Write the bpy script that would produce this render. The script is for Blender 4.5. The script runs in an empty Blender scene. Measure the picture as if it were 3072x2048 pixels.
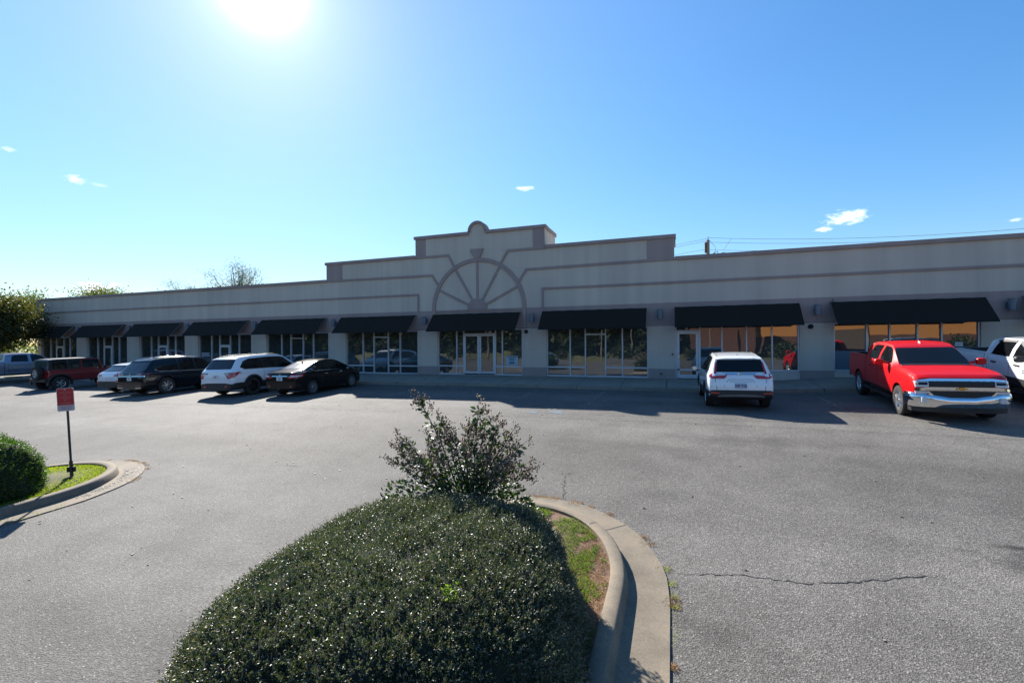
import bpy, bmesh, math, random
import numpy as np
from mathutils import Vector, Matrix
from mathutils.bvhtree import BVHTree
PI = math.pi
random.seed(7); RNG = np.random.default_rng(7)
scn = bpy.context.scene
COL = scn.collection

# ------------------------------------------------------------------ helpers
def tag(o, label=None, cat=None, group=None, kind=None):
    if label: o['label'] = label
    if cat: o['category'] = cat
    if group: o['group'] = group
    if kind: o['kind'] = kind
    return o

def empty(name, loc=(0, 0, 0), rot=(0, 0, 0), label=None, cat=None, group=None):
    o = bpy.data.objects.new(name, None); COL.objects.link(o)
    o.location = loc; o.rotation_euler = rot; o.empty_display_size = .3
    return tag(o, label, cat, group)

def mesh_obj(name, me, mats, parent=None):
    o = bpy.data.objects.new(name, me); COL.objects.link(o)
    if not isinstance(mats, (list, tuple)): mats = [mats]
    for m in mats: me.materials.append(m)
    if parent is not None: o.parent = parent
    return o

def copy_tree(o, parent=None):
    c = o.copy(); COL.objects.link(c)
    if parent is not None: c.parent = parent
    for ch in list(o.children): copy_tree(ch, c)
    return c

class MB:
    """collects geometry for ONE mesh object"""
    def __init__(s): s.v = []; s.f = []; s.m = []
    def add(s, vs, fs, mi=0):
        b = len(s.v); s.v += [tuple(p) for p in vs]
        for f in fs: s.f.append([b + i for i in f]); s.m.append(mi)
        return s
    def box(s, x0, x1, y0, y1, z0, z1, mi=0, M=None):
        vs = [Vector((x, y, z)) for x in (x0, x1) for y in (y0, y1) for z in (z0, z1)]
        if M is not None: vs = [M @ v for v in vs]
        fs = [(0, 1, 3, 2), (4, 6, 7, 5), (0, 4, 5, 1), (2, 3, 7, 6), (0, 2, 6, 4), (1, 5, 7, 3)]
        return s.add(vs, fs, mi)
    def quad(s, a, b, c, d, mi=0): return s.add([a, b, c, d], [(0, 1, 2, 3)], mi)
    def tube(s, pts, r, n=8, mi=0, caps=True):
        pts = [Vector(p) for p in pts]
        rs = r if isinstance(r, (list, tuple)) else [r] * len(pts)
        rings = []
        for i, p in enumerate(pts):
            t = (pts[min(i + 1, len(pts) - 1)] - pts[max(i - 1, 0)])
            if t.length < 1e-9: t = Vector((0, 0, 1))
            t.normalize()
            a = t.cross(Vector((0, 0, 1)))
            if a.length < .05: a = t.cross(Vector((1, 0, 0)))
            a.normalize(); b = t.cross(a)
            rings.append([p + (a * math.cos(2 * PI * k / n) + b * math.sin(2 * PI * k / n)) * rs[i] for k in range(n)])
        vs = [v for rg in rings for v in rg]; fs = []
        for i in range(len(pts) - 1):
            for k in range(n):
                fs.append((i * n + k, i * n + (k + 1) % n, (i + 1) * n + (k + 1) % n, (i + 1) * n + k))
        if caps:
            fs.append(tuple(range(n - 1, -1, -1))); fs.append(tuple((len(pts) - 1) * n + k for k in range(n)))
        return s.add(vs, fs, mi)
    def lathe(s, prof, n=32, M=None, mi=0):
        """prof: (radius, height) pairs turned round local Y"""
        vs = []; fs = []
        for (r, h) in prof:
            for k in range(n):
                a = 2 * PI * k / n
                v = Vector((r * math.cos(a), h, r * math.sin(a)))
                vs.append(M @ v if M is not None else v)
        for i in range(len(prof) - 1):
            for k in range(n):
                fs.append((i * n + k, (i + 1) * n + k, (i + 1) * n + (k + 1) % n, i * n + (k + 1) % n))
        return s.add(vs, fs, mi)
    def prism(s, poly, fn, d0, d1, mi=0):
        """poly: 2-D outline, fn(u, v, d) -> point"""
        n = len(poly)
        vs = [fn(u, v, d0) for u, v in poly] + [fn(u, v, d1) for u, v in poly]
        fs = [tuple(range(n)), tuple(range(2 * n - 1, n - 1, -1))] + [(i, i + n, (i + 1) % n + n, (i + 1) % n) for i in range(n)]
        return s.add(vs, fs, mi)
    def build(s, name, mats, parent=None, smooth=None, bevel=None, fix=True):
        me = bpy.data.meshes.new(name)
        me.from_pydata(s.v, [], s.f); me.polygons.foreach_set('material_index', s.m)
        if fix or bevel:
            bm = bmesh.new(); bm.from_mesh(me)
            bmesh.ops.recalc_face_normals(bm, faces=bm.faces)
            if bevel:
                ed = [e for e in bm.edges if len(e.link_faces) == 2 and e.calc_face_angle(0) > .6]
                bmesh.ops.bevel(bm, geom=ed, offset=bevel, segments=2, affect='EDGES', clamp_overlap=True)
            bm.to_mesh(me); bm.free()
        if smooth is not None:
            me.polygons.foreach_set('use_smooth', [True] * len(me.polygons))
            me.set_sharp_from_angle(angle=math.radians(smooth))
        me.update()
        return mesh_obj(name, me, mats, parent)

def facade(u, v, d):            # u along the front, v up, d out from the wall (towards the lot)
    return (u, 22.0 - d, v)

def interp(tab, x):
    if x <= tab[0][0]: return tab[0][1]
    for (a, va), (b, vb) in zip(tab, tab[1:]):
        if x <= b: return va + (vb - va) * (x - a) / (b - a) if b > a else vb
    return tab[-1][1]

# ------------------------------------------------------------------ materials
MATS = {}
def new_mat(name):
    m = bpy.data.materials.new(name); m.use_nodes = True
    MATS[name] = m
    nt = m.node_tree
    return m, nt, nt.nodes['Principled BSDF']

def simple(name, col, rough=.6, metal=0., spec=.5, coat=0., noise=0., nscale=8., bump=0., bscale=60., trans=0.):
    m, nt, p = new_mat(name)
    p.inputs['Base Color'].default_value = (*col, 1); p.inputs['Roughness'].default_value = rough
    p.inputs['Metallic'].default_value = metal; p.inputs['Specular IOR Level'].default_value = spec
    p.inputs['Coat Weight'].default_value = coat; p.inputs['Coat Roughness'].default_value = .04
    L = nt.links
    if noise > 0:
        tc = nt.nodes.new('ShaderNodeTexCoord'); n = nt.nodes.new('ShaderNodeTexNoise')
        n.inputs['Scale'].default_value = nscale; n.inputs['Detail'].default_value = 6
        r = nt.nodes.new('ShaderNodeMapRange'); r.inputs['From Min'].default_value = .3; r.inputs['From Max'].default_value = .7
        r.inputs['To Min'].default_value = 1 - noise; r.inputs['To Max'].default_value = 1 + noise
        mx = nt.nodes.new('ShaderNodeMix'); mx.data_type = 'RGBA'; mx.blend_type = 'MULTIPLY'; mx.inputs[0].default_value = 1
        L.new(tc.outputs['Object'], n.inputs['Vector']); L.new(n.outputs['Fac'], r.inputs['Value'])
        mx.inputs[6].default_value = (*col, 1); L.new(r.outputs[0], mx.inputs[7]); L.new(mx.outputs[2], p.inputs['Base Color'])
    if bump > 0:
        tc = nt.nodes.new('ShaderNodeTexCoord'); n = nt.nodes.new('ShaderNodeTexNoise')
        n.inputs['Scale'].default_value = bscale; n.inputs['Detail'].default_value = 4
        b = nt.nodes.new('ShaderNodeBump'); b.inputs['Strength'].default_value = bump; b.inputs['Distance'].default_value = .01
        L.new(tc.outputs['Object'], n.inputs['Vector']); L.new(n.outputs['Fac'], b.inputs['Height']); L.new(b.outputs[0], p.inputs['Normal'])
    return m

def node(nt, typ, **kw):
    n = nt.nodes.new(typ)
    for k, v in kw.items():
        if k.startswith('i_'): n.inputs[k[2:].replace('_', ' ')].default_value = v
        else: setattr(n, k, v)
    return n

def ramp(nt, stops):
    r = nt.nodes.new('ShaderNodeValToRGB'); e = r.color_ramp.elements
    while len(e) > 1: e.remove(e[-1])
    e[0].position = stops[0][0]; e[0].color = (*stops[0][1], 1)
    for pos, c in stops[1:]:
        k = e.new(pos); k.color = (*c, 1)
    return r

def mixc(nt, a, b, fac=None, mode='MIX', f=1.):
    mx = nt.nodes.new('ShaderNodeMix'); mx.data_type = 'RGBA'; mx.blend_type = mode; mx.inputs[0].default_value = f
    for s, v in ((6, a), (7, b)):
        if isinstance(v, tuple): mx.inputs[s].default_value = (*v, 1)
        else: nt.links.new(v, mx.inputs[s])
    if fac is not None: nt.links.new(fac, mx.inputs[0])
    return mx.outputs[2]

def asphalt():
    m, nt, p = new_mat('asphalt'); L = nt.links
    geo = node(nt, 'ShaderNodeNewGeometry')
    big = node(nt, 'ShaderNodeTexNoise', i_Scale=.16, i_Detail=5.); L.new(geo.outputs['Position'], big.inputs['Vector'])
    mid = node(nt, 'ShaderNodeTexNoise', i_Scale=1.1, i_Detail=6., i_Roughness=.65); L.new(geo.outputs['Position'], mid.inputs['Vector'])
    # stretched along the driving lane: worn, slightly paler and darker bands
    mp = node(nt, 'ShaderNodeMapping'); mp.inputs['Scale'].default_value = (.05, .55, 1); L.new(geo.outputs['Position'], mp.inputs['Vector'])
    lane = node(nt, 'ShaderNodeTexNoise', i_Scale=1., i_Detail=3.); L.new(mp.outputs[0], lane.inputs['Vector'])
    grit = node(nt, 'ShaderNodeTexVoronoi', i_Scale=75.); L.new(geo.outputs['Position'], grit.inputs['Vector'])
    grit2 = node(nt, 'ShaderNodeTexNoise', i_Scale=30., i_Detail=6., i_Roughness=.85); L.new(geo.outputs['Position'], grit2.inputs['Vector'])
    stone = ramp(nt, [(0, (.072, .067, .061)), (.35, (.112, .105, .096)), (.7, (.150, .141, .129)), (.93, (.215, .203, .188)), (1, (.28, .26, .24))])
    L.new(grit.outputs['Color'], stone.inputs['Fac'])
    r1 = ramp(nt, [(.33, (.66,) * 3), (.66, (1.28,) * 3)]); L.new(mid.outputs['Fac'], r1.inputs['Fac'])
    r2 = ramp(nt, [(.35, (.84,) * 3), (.65, (1.14,) * 3)]); L.new(big.outputs['Fac'], r2.inputs['Fac'])
    r3 = ramp(nt, [(.35, (.86,) * 3), (.65, (1.12,) * 3)]); L.new(lane.outputs['Fac'], r3.inputs['Fac'])
    r4 = ramp(nt, [(.34, (.62,) * 3), (.5, (1.,) * 3), (.66, (1.34,) * 3)]); L.new(grit2.outputs['Fac'], r4.inputs['Fac'])
    c = mixc(nt, stone.outputs['Color'], r1.outputs['Color'], mode='MULTIPLY', f=.42)
    c = mixc(nt, c, r2.outputs['Color'], mode='MULTIPLY'); c = mixc(nt, c, r3.outputs['Color'], mode='MULTIPLY')
    c = mixc(nt, c, r4.outputs['Color'], mode='MULTIPLY')
    sp_ = node(nt, 'ShaderNodeTexVoronoi', i_Scale=17.); L.new(geo.outputs['Position'], sp_.inputs['Vector'])
    spr = ramp(nt, [(0, (1, 1, 1)), (.10, (1, 1, 1)), (.14, (0, 0, 0))]); L.new(sp_.outputs['Distance'], spr.inputs['Fac'])
    c = mixc(nt, c, (.34, .32, .295), fac=spr.outputs['Color'])  # pale aggregate stones; their sparkle is put into the colour
    # oil-stained patches right of the island, where cars stop
    def stain(cx, cy, rx, ry, lo, amt):
        mp2 = node(nt, 'ShaderNodeMapping'); mp2.inputs['Location'].default_value = (-cx / rx, -cy / ry, 0); mp2.inputs['Scale'].default_value = (1 / rx, 1 / ry, 0)
        L.new(geo.outputs['Position'], mp2.inputs['Vector'])
        ln = node(nt, 'ShaderNodeVectorMath', operation='LENGTH'); L.new(mp2.outputs[0], ln.inputs[0])
        ad = node(nt, 'ShaderNodeMath', operation='MULTIPLY_ADD'); L.new(mid.outputs['Fac'], ad.inputs[0]); ad.inputs[1].default_value = 2.2; L.new(ln.outputs['Value'], ad.inputs[2])
        mr = node(nt, 'ShaderNodeMapRange'); mr.inputs['From Min'].default_value = 1.2; mr.inputs['From Max'].default_value = 2.1
        mr.inputs['To Min'].default_value = amt; mr.inputs['To Max'].default_value = 0; L.new(ad.outputs[0], mr.inputs['Value'])
        return mr.outputs[0]
    for a in ((3.95, 7.33, .42, .09, 0, .9), (3.75, 6.85, .80, .48, 0, .62), (3.3, 7.1, .25, .08, 0, .6), (.35, 4.65, .6, .22, 0, .35), (-1.2, 10.5, 2.2, .8, 0, .2), (1.6, 11.6, 2.4, .5, 0, .25)):
        c = mixc(nt, c, (.032, .030, .028), fac=stain(*a))
    L.new(c, p.inputs['Base Color'])
    rr = node(nt, 'ShaderNodeMapRange'); rr.inputs['To Min'].default_value = .6; rr.inputs['To Max'].default_value = .95
    L.new(grit.outputs['Color'], rr.inputs['Value']); L.new(rr.outputs[0], p.inputs['Roughness'])
    p.inputs['Specular IOR Level'].default_value = .12
    b = node(nt, 'ShaderNodeBump'); b.inputs['Strength'].default_value = 1.; b.inputs['Distance'].default_value = .006
    ad = node(nt, 'ShaderNodeMath', operation='ADD'); L.new(grit.outputs['Distance'], ad.inputs[0]); L.new(grit2.outputs['Fac'], ad.inputs[1])
    L.new(ad.outputs[0], b.inputs['Height']); L.new(b.outputs[0], p.inputs['Normal'])
    return m

def concrete(name, col, var=.14, warm=(1.08, 1., .9), joints=None):
    m, nt, p = new_mat(name); L = nt.links
    geo = node(nt, 'ShaderNodeNewGeometry')
    n1 = node(nt, 'ShaderNodeTexNoise', i_Scale=1.3, i_Detail=7., i_Roughness=.7); L.new(geo.outputs['Position'], n1.inputs['Vector'])
    n2 = node(nt, 'ShaderNodeTexNoise', i_Scale=55., i_Detail=4., i_Roughness=.75); L.new(geo.outputs['Position'], n2.inputs['Vector'])
    r1 = ramp(nt, [(.3, tuple(1 - var * 1.6 for _ in range(3))), (.5, (1, 1, 1)), (.72, tuple((1 + var) * k for k in warm))]); L.new(n1.outputs['Fac'], r1.inputs['Fac'])
    r2 = ramp(nt, [(.3, (.72,) * 3), (.55, (1,) * 3), (.75, (1.25,) * 3)]); L.new(n2.outputs['Fac'], r2.inputs['Fac'])
    c = mixc(nt, col, r1.outputs['Color'], mode='MULTIPLY'); c = mixc(nt, c, r2.outputs['Color'], mode='MULTIPLY')
    L.new(c, p.inputs['Base Color']); p.inputs['Roughness'].default_value = .85; p.inputs['Specular IOR Level'].default_value = .3
    b = node(nt, 'ShaderNodeBump'); b.inputs['Strength'].default_value = .5; b.inputs['Distance'].default_value = .004
    L.new(n2.outputs['Fac'], b.inputs['Height']); L.new(b.outputs[0], p.inputs['Normal'])
    return m

def stucco(name, col):
    m, nt, p = new_mat(name); L = nt.links
    geo = node(nt, 'ShaderNodeNewGeometry')
    n1 = node(nt, 'ShaderNodeTexNoise', i_Scale=.35, i_Detail=5.); L.new(geo.outputs['Position'], n1.inputs['Vector'])
    mp = node(nt, 'ShaderNodeMapping'); mp.inputs['Scale'].default_value = (1.4, 1, .06); L.new(geo.outputs['Position'], mp.inputs['Vector'])
    n2 = node(nt, 'ShaderNodeTexNoise', i_Scale=1.2, i_Detail=5., i_Roughness=.6); L.new(mp.outputs[0], n2.inputs['Vector'])   # rain streaks
    n3 = node(nt, 'ShaderNodeTexNoise', i_Scale=160., i_Detail=3.); L.new(geo.outputs['Position'], n3.inputs['Vector'])
    r1 = ramp(nt, [(.32, (.93, .935, .95)), (.68, (1.06, 1.05, 1.03))]); L.new(n1.outputs['Fac'], r1.inputs['Fac'])
    r2 = ramp(nt, [(.3, (.90,) * 3), (.62, (1.05,) * 3)]); L.new(n2.outputs['Fac'], r2.inputs['Fac'])
    c = mixc(nt, col, r1.outputs['Color'], mode='MULTIPLY'); c = mixc(nt, c, r2.outputs['Color'], mode='MULTIPLY')
    L.new(c, p.inputs['Base Color']); p.inputs['Roughness'].default_value = .9; p.inputs['Specular IOR Level'].default_value = .25
    b = node(nt, 'ShaderNodeBump'); b.inputs['Strength'].default_value = .4; b.inputs['Distance'].default_value = .003
    L.new(n3.outputs['Fac'], b.inputs['Height']); L.new(b.outputs[0], p.inputs['Normal'])
    return m

def window_glass(name, tint, refl, wav=.013):
    """storefront glass: tinted see-through with a clear mirror reflection, very slightly wavy"""
    m, nt, p = new_mat(name); L = nt.links; nt.nodes.remove(p)
    out = nt.nodes['Material Output']
    tr = node(nt, 'ShaderNodeBsdfTransparent'); tr.inputs['Color'].default_value = (*tint, 1)
    gl = node(nt, 'ShaderNodeBsdfGlossy'); gl.inputs['Roughness'].default_value = .006; gl.inputs['Color'].default_value = (.92, .96, 1, 1)
    fr = node(nt, 'ShaderNodeLayerWeight'); fr.inputs['Blend'].default_value = .25
    mr = node(nt, 'ShaderNodeMapRange'); mr.inputs['To Min'].default_value = refl; mr.inputs['To Max'].default_value = min(1, refl * 2.6)
    L.new(fr.outputs['Fresnel'], mr.inputs['Value'])
    geo = node(nt, 'ShaderNodeNewGeometry')
    n = node(nt, 'ShaderNodeTexNoise', i_Scale=.9, i_Detail=1.); L.new(geo.outputs['Position'], n.inputs['Vector'])
    b = node(nt, 'ShaderNodeBump'); b.inputs['Strength'].default_value = wav; b.inputs['Distance'].default_value = .25
    L.new(n.outputs['Fac'], b.inputs['Height']); L.new(b.outputs[0], gl.inputs['Normal'])
    df = node(nt, 'ShaderNodeBsdfDiffuse'); df.inputs['Color'].default_value = (.11, .12, .12, 1)      # diffuse veil: sheen put into the colour to lift the dark panes
    m2 = node(nt, 'ShaderNodeMixShader'); m2.inputs[0].default_value = .4; L.new(tr.outputs[0], m2.inputs[1]); L.new(df.outputs[0], m2.inputs[2])
    mx = node(nt, 'ShaderNodeMixShader'); L.new(mr.outputs[0], mx.inputs[0]); L.new(m2.outputs[0], mx.inputs[1]); L.new(gl.outputs[0], mx.inputs[2])
    L.new(mx.outputs[0], out.inputs['Surface'])
    return m

def leaf_mat(name, cols, rough=.35, trans=.35, spec=.5, scale=.8):
    m, nt, p = new_mat(name); L = nt.links
    geo = node(nt, 'ShaderNodeNewGeometry')
    k = len(cols)
    r = ramp(nt, [(i / max(1, k - 1), c) for i, c in enumerate(cols)]); L.new(geo.outputs['Random Per Island'], r.inputs['Fac'])
    n = node(nt, 'ShaderNodeTexNoise', i_Scale=scale, i_Detail=3.); L.new(geo.outputs['Position'], n.inputs['Vector'])
    rr = ramp(nt, [(.3, (.7, .75, .7)), (.7, (1.25, 1.2, 1.1))]); L.new(n.outputs['Fac'], rr.inputs['Fac'])
    c = mixc(nt, r.outputs['Color'], rr.outputs['Color'], mode='MULTIPLY')
    L.new(c, p.inputs['Base Color']); p.inputs['Roughness'].default_value = rough; p.inputs['Specular IOR Level'].default_value = spec
    tl = node(nt, 'ShaderNodeBsdfTranslucent'); c2 = mixc(nt, c, (1.3, 1.5, .5), mode='MULTIPLY'); L.new(c2, tl.inputs['Color'])
    mx = node(nt, 'ShaderNodeMixShader'); mx.inputs[0].default_value = trans
    L.new(p.outputs[0], mx.inputs[1]); L.new(tl.outputs[0], mx.inputs[2]); L.new(mx.outputs[0], nt.nodes['Material Output'].inputs['Surface'])
    return m

def paint(name, col, flake=0., rough=.28, coat=1., dust=.22):
    m, nt, p = new_mat(name); L = nt.links
    p.inputs['Roughness'].default_value = rough; p.inputs['Metallic'].default_value = flake
    p.inputs['Coat Weight'].default_value = coat; p.inputs['Coat Roughness'].default_value = .03
    tc = node(nt, 'ShaderNodeTexCoord')
    # road film: a little dust towards the sills
    sp = node(nt, 'ShaderNodeSeparateXYZ'); L.new(tc.outputs['Object'], sp.inputs[0])
    n = node(nt, 'ShaderNodeTexNoise', i_Scale=3., i_Detail=5.); L.new(tc.outputs['Object'], n.inputs['Vector'])
    ad = node(nt, 'ShaderNodeMath', operation='MULTIPLY_ADD'); L.new(n.outputs['Fac'], ad.inputs[0]); ad.inputs[1].default_value = .5; L.new(sp.outputs['Z'], ad.inputs[2])
    mr = node(nt, 'ShaderNodeMapRange'); mr.inputs['From Min'].default_value = .45; mr.inputs['From Max'].default_value = 1.0
    mr.inputs['To Min'].default_value = dust; mr.inputs['To Max'].default_value = 0.0; L.new(ad.outputs[0], mr.inputs['Value'])
    c = mixc(nt, col, (.20, .18, .155), fac=mr.outputs[0]); L.new(c, p.inputs['Base Color'])
    return m

M_ASPH = asphalt()
M_CONC = concrete('sidewalk concrete', (.27, .235, .19))
M_KERB = concrete('kerb concrete', (.19, .158, .118), .2)
M_LIGHT = stucco('pale stucco', (.54, .465, .39))
M_TAUPE = stucco('taupe stucco', (.33, .255, .235))
M_CAP = simple('parapet cap metal', (.2, .17, .16), .5)
M_AWN = simple('black awning canvas', (.019, .015, .012), .9, spec=.2, bump=.2, bscale=400)
M_ALU = simple('brushed aluminium', (.52, .54, .58), .42, metal=.35, noise=.06)
M_ROOFM = simple('flat roof membrane', (.35, .34, .33), .9)
M_GLASS = window_glass('storefront glass', (.45, .48, .48), .17)
M_GLASS2 = window_glass('door glass', (.5, .5, .48), .12)
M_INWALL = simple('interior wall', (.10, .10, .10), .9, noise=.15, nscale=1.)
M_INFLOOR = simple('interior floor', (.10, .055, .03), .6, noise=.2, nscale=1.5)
M_BLIND = simple('rolled blind', (.62, .63, .60), .8)
M_FROST = simple('frosted lower panel', (.085, .12, .16), .5)
M_LAMP = simple('lamp housing blue grey', (.11, .13, .16), .45)
M_BLK = simple('black plastic', (.012, .012, .013), .5)
M_CLAD = simple('black cladding', (.022, .022, .024), .55, noise=.2, nscale=14)
M_TYRE = simple('tyre rubber', (.025, .024, .023), .85, noise=.25, nscale=20)
M_ALLOY = simple('alloy wheel', (.55, .55, .56), .28, metal=.85)
M_ALLOYD = simple('dark alloy wheel', (.02, .02, .022), .35, metal=.3)
M_CHROME = simple('chrome', (.72, .73, .75), .07, metal=1.)
M_CARGL = simple('tinted car glass', (.006, .007, .008), .03, spec=.35)
M_CARGL2 = simple('lighter car glass', (.016, .021, .022), .03, spec=.5)
M_RED = simple('tail lamp red', (.42, .012, .015), .12, coat=1.)
M_REDD = simple('dark tail lamp red', (.16, .006, .01), .15, coat=1.)
M_CLEAR = simple('clear lamp lens', (.62, .62, .64), .12, coat=1.)
M_AMBER = simple('amber lens', (.55, .16, .02), .15, coat=1.)
M_PLATE = simple('plate white', (.62, .64, .68), .5)
M_PLATEB = simple('plate lettering navy', (.02, .03, .10), .5)
M_WHITE = paint('white paint', (.76, .77, .78))
M_REDP = paint('red paint', (.54, .003, .005), 0., .35, coat=.12); M_REDP.node_tree.nodes['Principled BSDF'].inputs['Specular IOR Level'].default_value = .3
M_JEEP = paint('dark red paint', (.20, .010, .012))
M_BLACKP = paint('black paint', (.006, .007, .011), .0, .16, coat=.0, dust=.05)
M_BROWNP = paint('black brown paint', (.012, .010, .010), .0, .14, coat=.0, dust=.05); M_BROWNP.node_tree.nodes['Principled BSDF'].inputs['Specular IOR Level'].default_value = .25
M_SILVB = paint('silver blue paint', (.24, .28, .36), .5, .35)
M_GOLD = simple('gold badge', (.62, .38, .08), .25, metal=.8)
M_SREFL = simple('skid plate grey', (.17, .18, .20), .45)
M_SIGNR = simple('sign red', (.50, .022, .020), .5)
M_SIGNW = simple('sign white', (.50, .44, .45), .5)
M_POST = simple('dark green post', (.012, .018, .016), .5)
M_WOOD = simple('weathered pole wood', (.16, .13, .10), .9, noise=.3, nscale=5)
M_BARK = simple('bark', (.07, .055, .042), .95, noise=.3, nscale=12)
M_STEM = simple('shrub stem', (.06, .045, .032), .8)
M_GRASSG = simple('lawn soil', (.09, .085, .035), .95, noise=.5, nscale=3.)
M_DIRT = simple('island soil', (.13, .075, .045), .95, noise=.4, nscale=9.)
M_HEDGE = leaf_mat('hedge leaves', [(.042, .055, .030), (.056, .074, .036), (.074, .092, .046), (.070, .078, .052), (.12, .115, .08)], .45, .24, 1.0, 2.2)
M_HEDGEL = leaf_mat('bright green hedge leaves', [(.05, .10, .012), (.07, .13, .02), (.04, .08, .012)], .45, .4)  # livelier greens of the left hedge
M_TIPS = leaf_mat('young leaf tips', [(.24, .20, .15), (.27, .19, .15), (.19, .185, .13)], .5, .15)
M_MYRT = leaf_mat('myrtle leaves', [(.022, .050, .014), (.035, .065, .018), (.06, .085, .03)], .42, .3, .9)
M_CAPS = leaf_mat('seed capsules', [(.20, .12, .085), (.26, .16, .12), (.12, .08, .05), (.20, .17, .09)], .6, 0.)
M_GRASS = leaf_mat('grass blades', [(.08, .15, .025), (.11, .19, .03), (.16, .20, .05)], .6, .4)
M_GRASSY = leaf_mat('yellow green grass blades', [(.20, .27, .02), (.27, .32, .03), (.30, .26, .06)], .5, .5)
M_STRAW = leaf_mat('dry straw', [(.30, .15, .07), (.38, .22, .11), (.22, .10, .05)], .7, .2)
M_TREE1 = leaf_mat('dark tree leaves', [(.045, .06, .02), (.07, .08, .022), (.12, .085, .03), (.035, .05, .018)], .45, .35, scale=.5)
M_TREE2 = leaf_mat('yellow green tree leaves', [(.10, .13, .03), (.15, .16, .045), (.08, .10, .025)], .5, .38, scale=.5)
M_TREE3 = leaf_mat('sparse tree leaves', [(.06, .075, .03), (.10, .085, .035), (.05, .06, .03)], .5, .4, scale=.5)
M_WOODS = leaf_mat('woods leaves', [(.020, .034, .012), (.035, .05, .016), (.05, .055, .02)], .6, .15, scale=.2)

# ------------------------------------------------------------------ terrain
KERBY = 19.55
GX = [-90, -42, -35, -28, -24, -18, -9, 0, 4, 7.3, 12, 60]
G_K  = [-.6, -.55, -.82, -.72, -.62, -.42, -.33, -.33, -.26, -.11, 0., .1]     # asphalt at the walkway kerb
G_15 = [-.7, -.60, -.88, -.74, -.66, -.54, -.43, -.34, -.33, -.33, -.30, -.2]  # along Y 15.3
def gz(x, y):
    k = interp(list(zip(GX, G_K)), x); a = interp(list(zip(GX, G_15)), x)
    if y >= 15.3: return a + (k - a) * min(1, (y - 15.3) / (KERBY - 15.3))
    d = 15.3 - y
    if x < -10: lim = .052
    elif x > 0: lim = .0607
    else: lim = .052 + .0087 * (x + 10) / 10
    if d < 10.7: return a - lim * d
    return a - lim * 10.7 - .03 * (min(d, 40) - 10.7)
def zwall(x): return interp([(-60, -.5), (-27, -.42), (-22, -.1), (-13, 0), (4, 0), (6.2, .19), (12, .24), (40, .3)], x)
def zkerb(x): return interp([(-90, -.9), (-42, -.72), (-35, -.69), (-28, -.59), (-24, -.49), (-17, -.28), (-9, -.21), (0, -.2), (4, -.13), (7.3, .03), (12, .12), (60, .2)], x)

def grid_mesh(name, xs, ys, fz, mat, kind='structure'):
    v = [(x, y, fz(x, y)) for y in ys for x in xs]; nx = len(xs)
    f = [(j * nx + i, j * nx + i + 1, (j + 1) * nx + i + 1, (j + 1) * nx + i) for j in range(len(ys) - 1) for i in range(nx - 1)]
    me = bpy.data.meshes.new(name); me.from_pydata(v, [], f)
    me.polygons.foreach_set('use_smooth', [True] * len(f)); me.update()
    return tag(mesh_obj(name, me, mat), kind=kind)

xs = list(np.arange(-78, 46.1, 1.)); ys = list(np.arange(-44, 19.1, 1.)) + [KERBY + .02]
grid_mesh('parking_lot', xs, ys, gz, M_ASPH)

# land round the lot: one sheet out to the horizon
def land():
    m, nt, p = new_mat('rough grassland'); L = nt.links
    geo = node(nt, 'ShaderNodeNewGeometry')
    n = node(nt, 'ShaderNodeTexNoise', i_Scale=.4, i_Detail=8., i_Roughness=.7); L.new(geo.outputs['Position'], n.inputs['Vector'])
    r = ramp(nt, [(.3, (.045, .06, .018)), (.5, (.10, .10, .04)), (.7, (.19, .15, .08))]); L.new(n.outputs['Fac'], r.inputs['Fac'])
    L.new(r.outputs['Color'], p.inputs['Base Color']); p.inputs['Roughness'].default_value = .95
    return m
M_LAND = land()
mb = MB(); mb.quad((-1500, -1500, -2.9), (1500, -1500, -2.9), (1500, 1500, -2.9), (-1500, 1500, -2.9))
tag(mb.build('ground', M_LAND), kind='structure')
grid_mesh('lawn', list(np.arange(-140, -49.3, 4)) + [-49.3], [19.6, 24, 30, 40, 60, 90], lambda x, y: interp([(-140, .2), (-90, -.1), (-50, -.75)], x) + (.0 if y > 20 else -.1), M_LAND)
grid_mesh('verge', list(np.arange(-80, 47, 6)), [-70, -60, -54, -50, -46, -43.5], lambda x, y: interp([(-70, -.3), (-54, -1.4), (-50, -1.9), (-43.5, -2.3)], y), M_LAND)

# ------------------------------------------------------------------ walkway in front of the shops
mb = MB()
jx = [-49.2] + [-48 + 1.83 * i for i in range(60) if -48 + 1.83 * i < 44]
gap = .012
for a, b in zip(jx, jx[1:]):
    n = 2
    for i in range(n):
        u0, u1 = a + gap + (b - a - 2 * gap) * i / n, a + gap + (b - a - 2 * gap) * (i + 1) / n
        for y0, y1 in ((KERBY, KERBY + .16), (KERBY + .172, 21.995)):
            def zz(x, y): return zkerb(x) + (zwall(x) - zkerb(x)) * (y - KERBY) / (22 - KERBY)
            mb.quad((u0, y0, zz(u0, y0)), (u1, y0, zz(u1, y0)), (u1, y1, zz(u1, y1)), (u0, y1, zz(u0, y1)))
    mb.quad((a + gap, KERBY, zkerb(a)), (b - gap, KERBY, zkerb(b)), (b - gap, KERBY, zkerb(b) - .5), (a + gap, KERBY, zkerb(a) - .5))
    # dark joint bed just below
    mb.quad((a - .01, KERBY + .01, zkerb(a) - .06), (b + .01, KERBY + .01, zkerb(b) - .06), (b + .01, 22.0, zwall(b) - .06), (a - .01, 22.0, zwall(a) - .06), 1)
tag(mb.build('sidewalk', [M_CONC, M_CLAD], fix=False), kind='structure')

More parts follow.
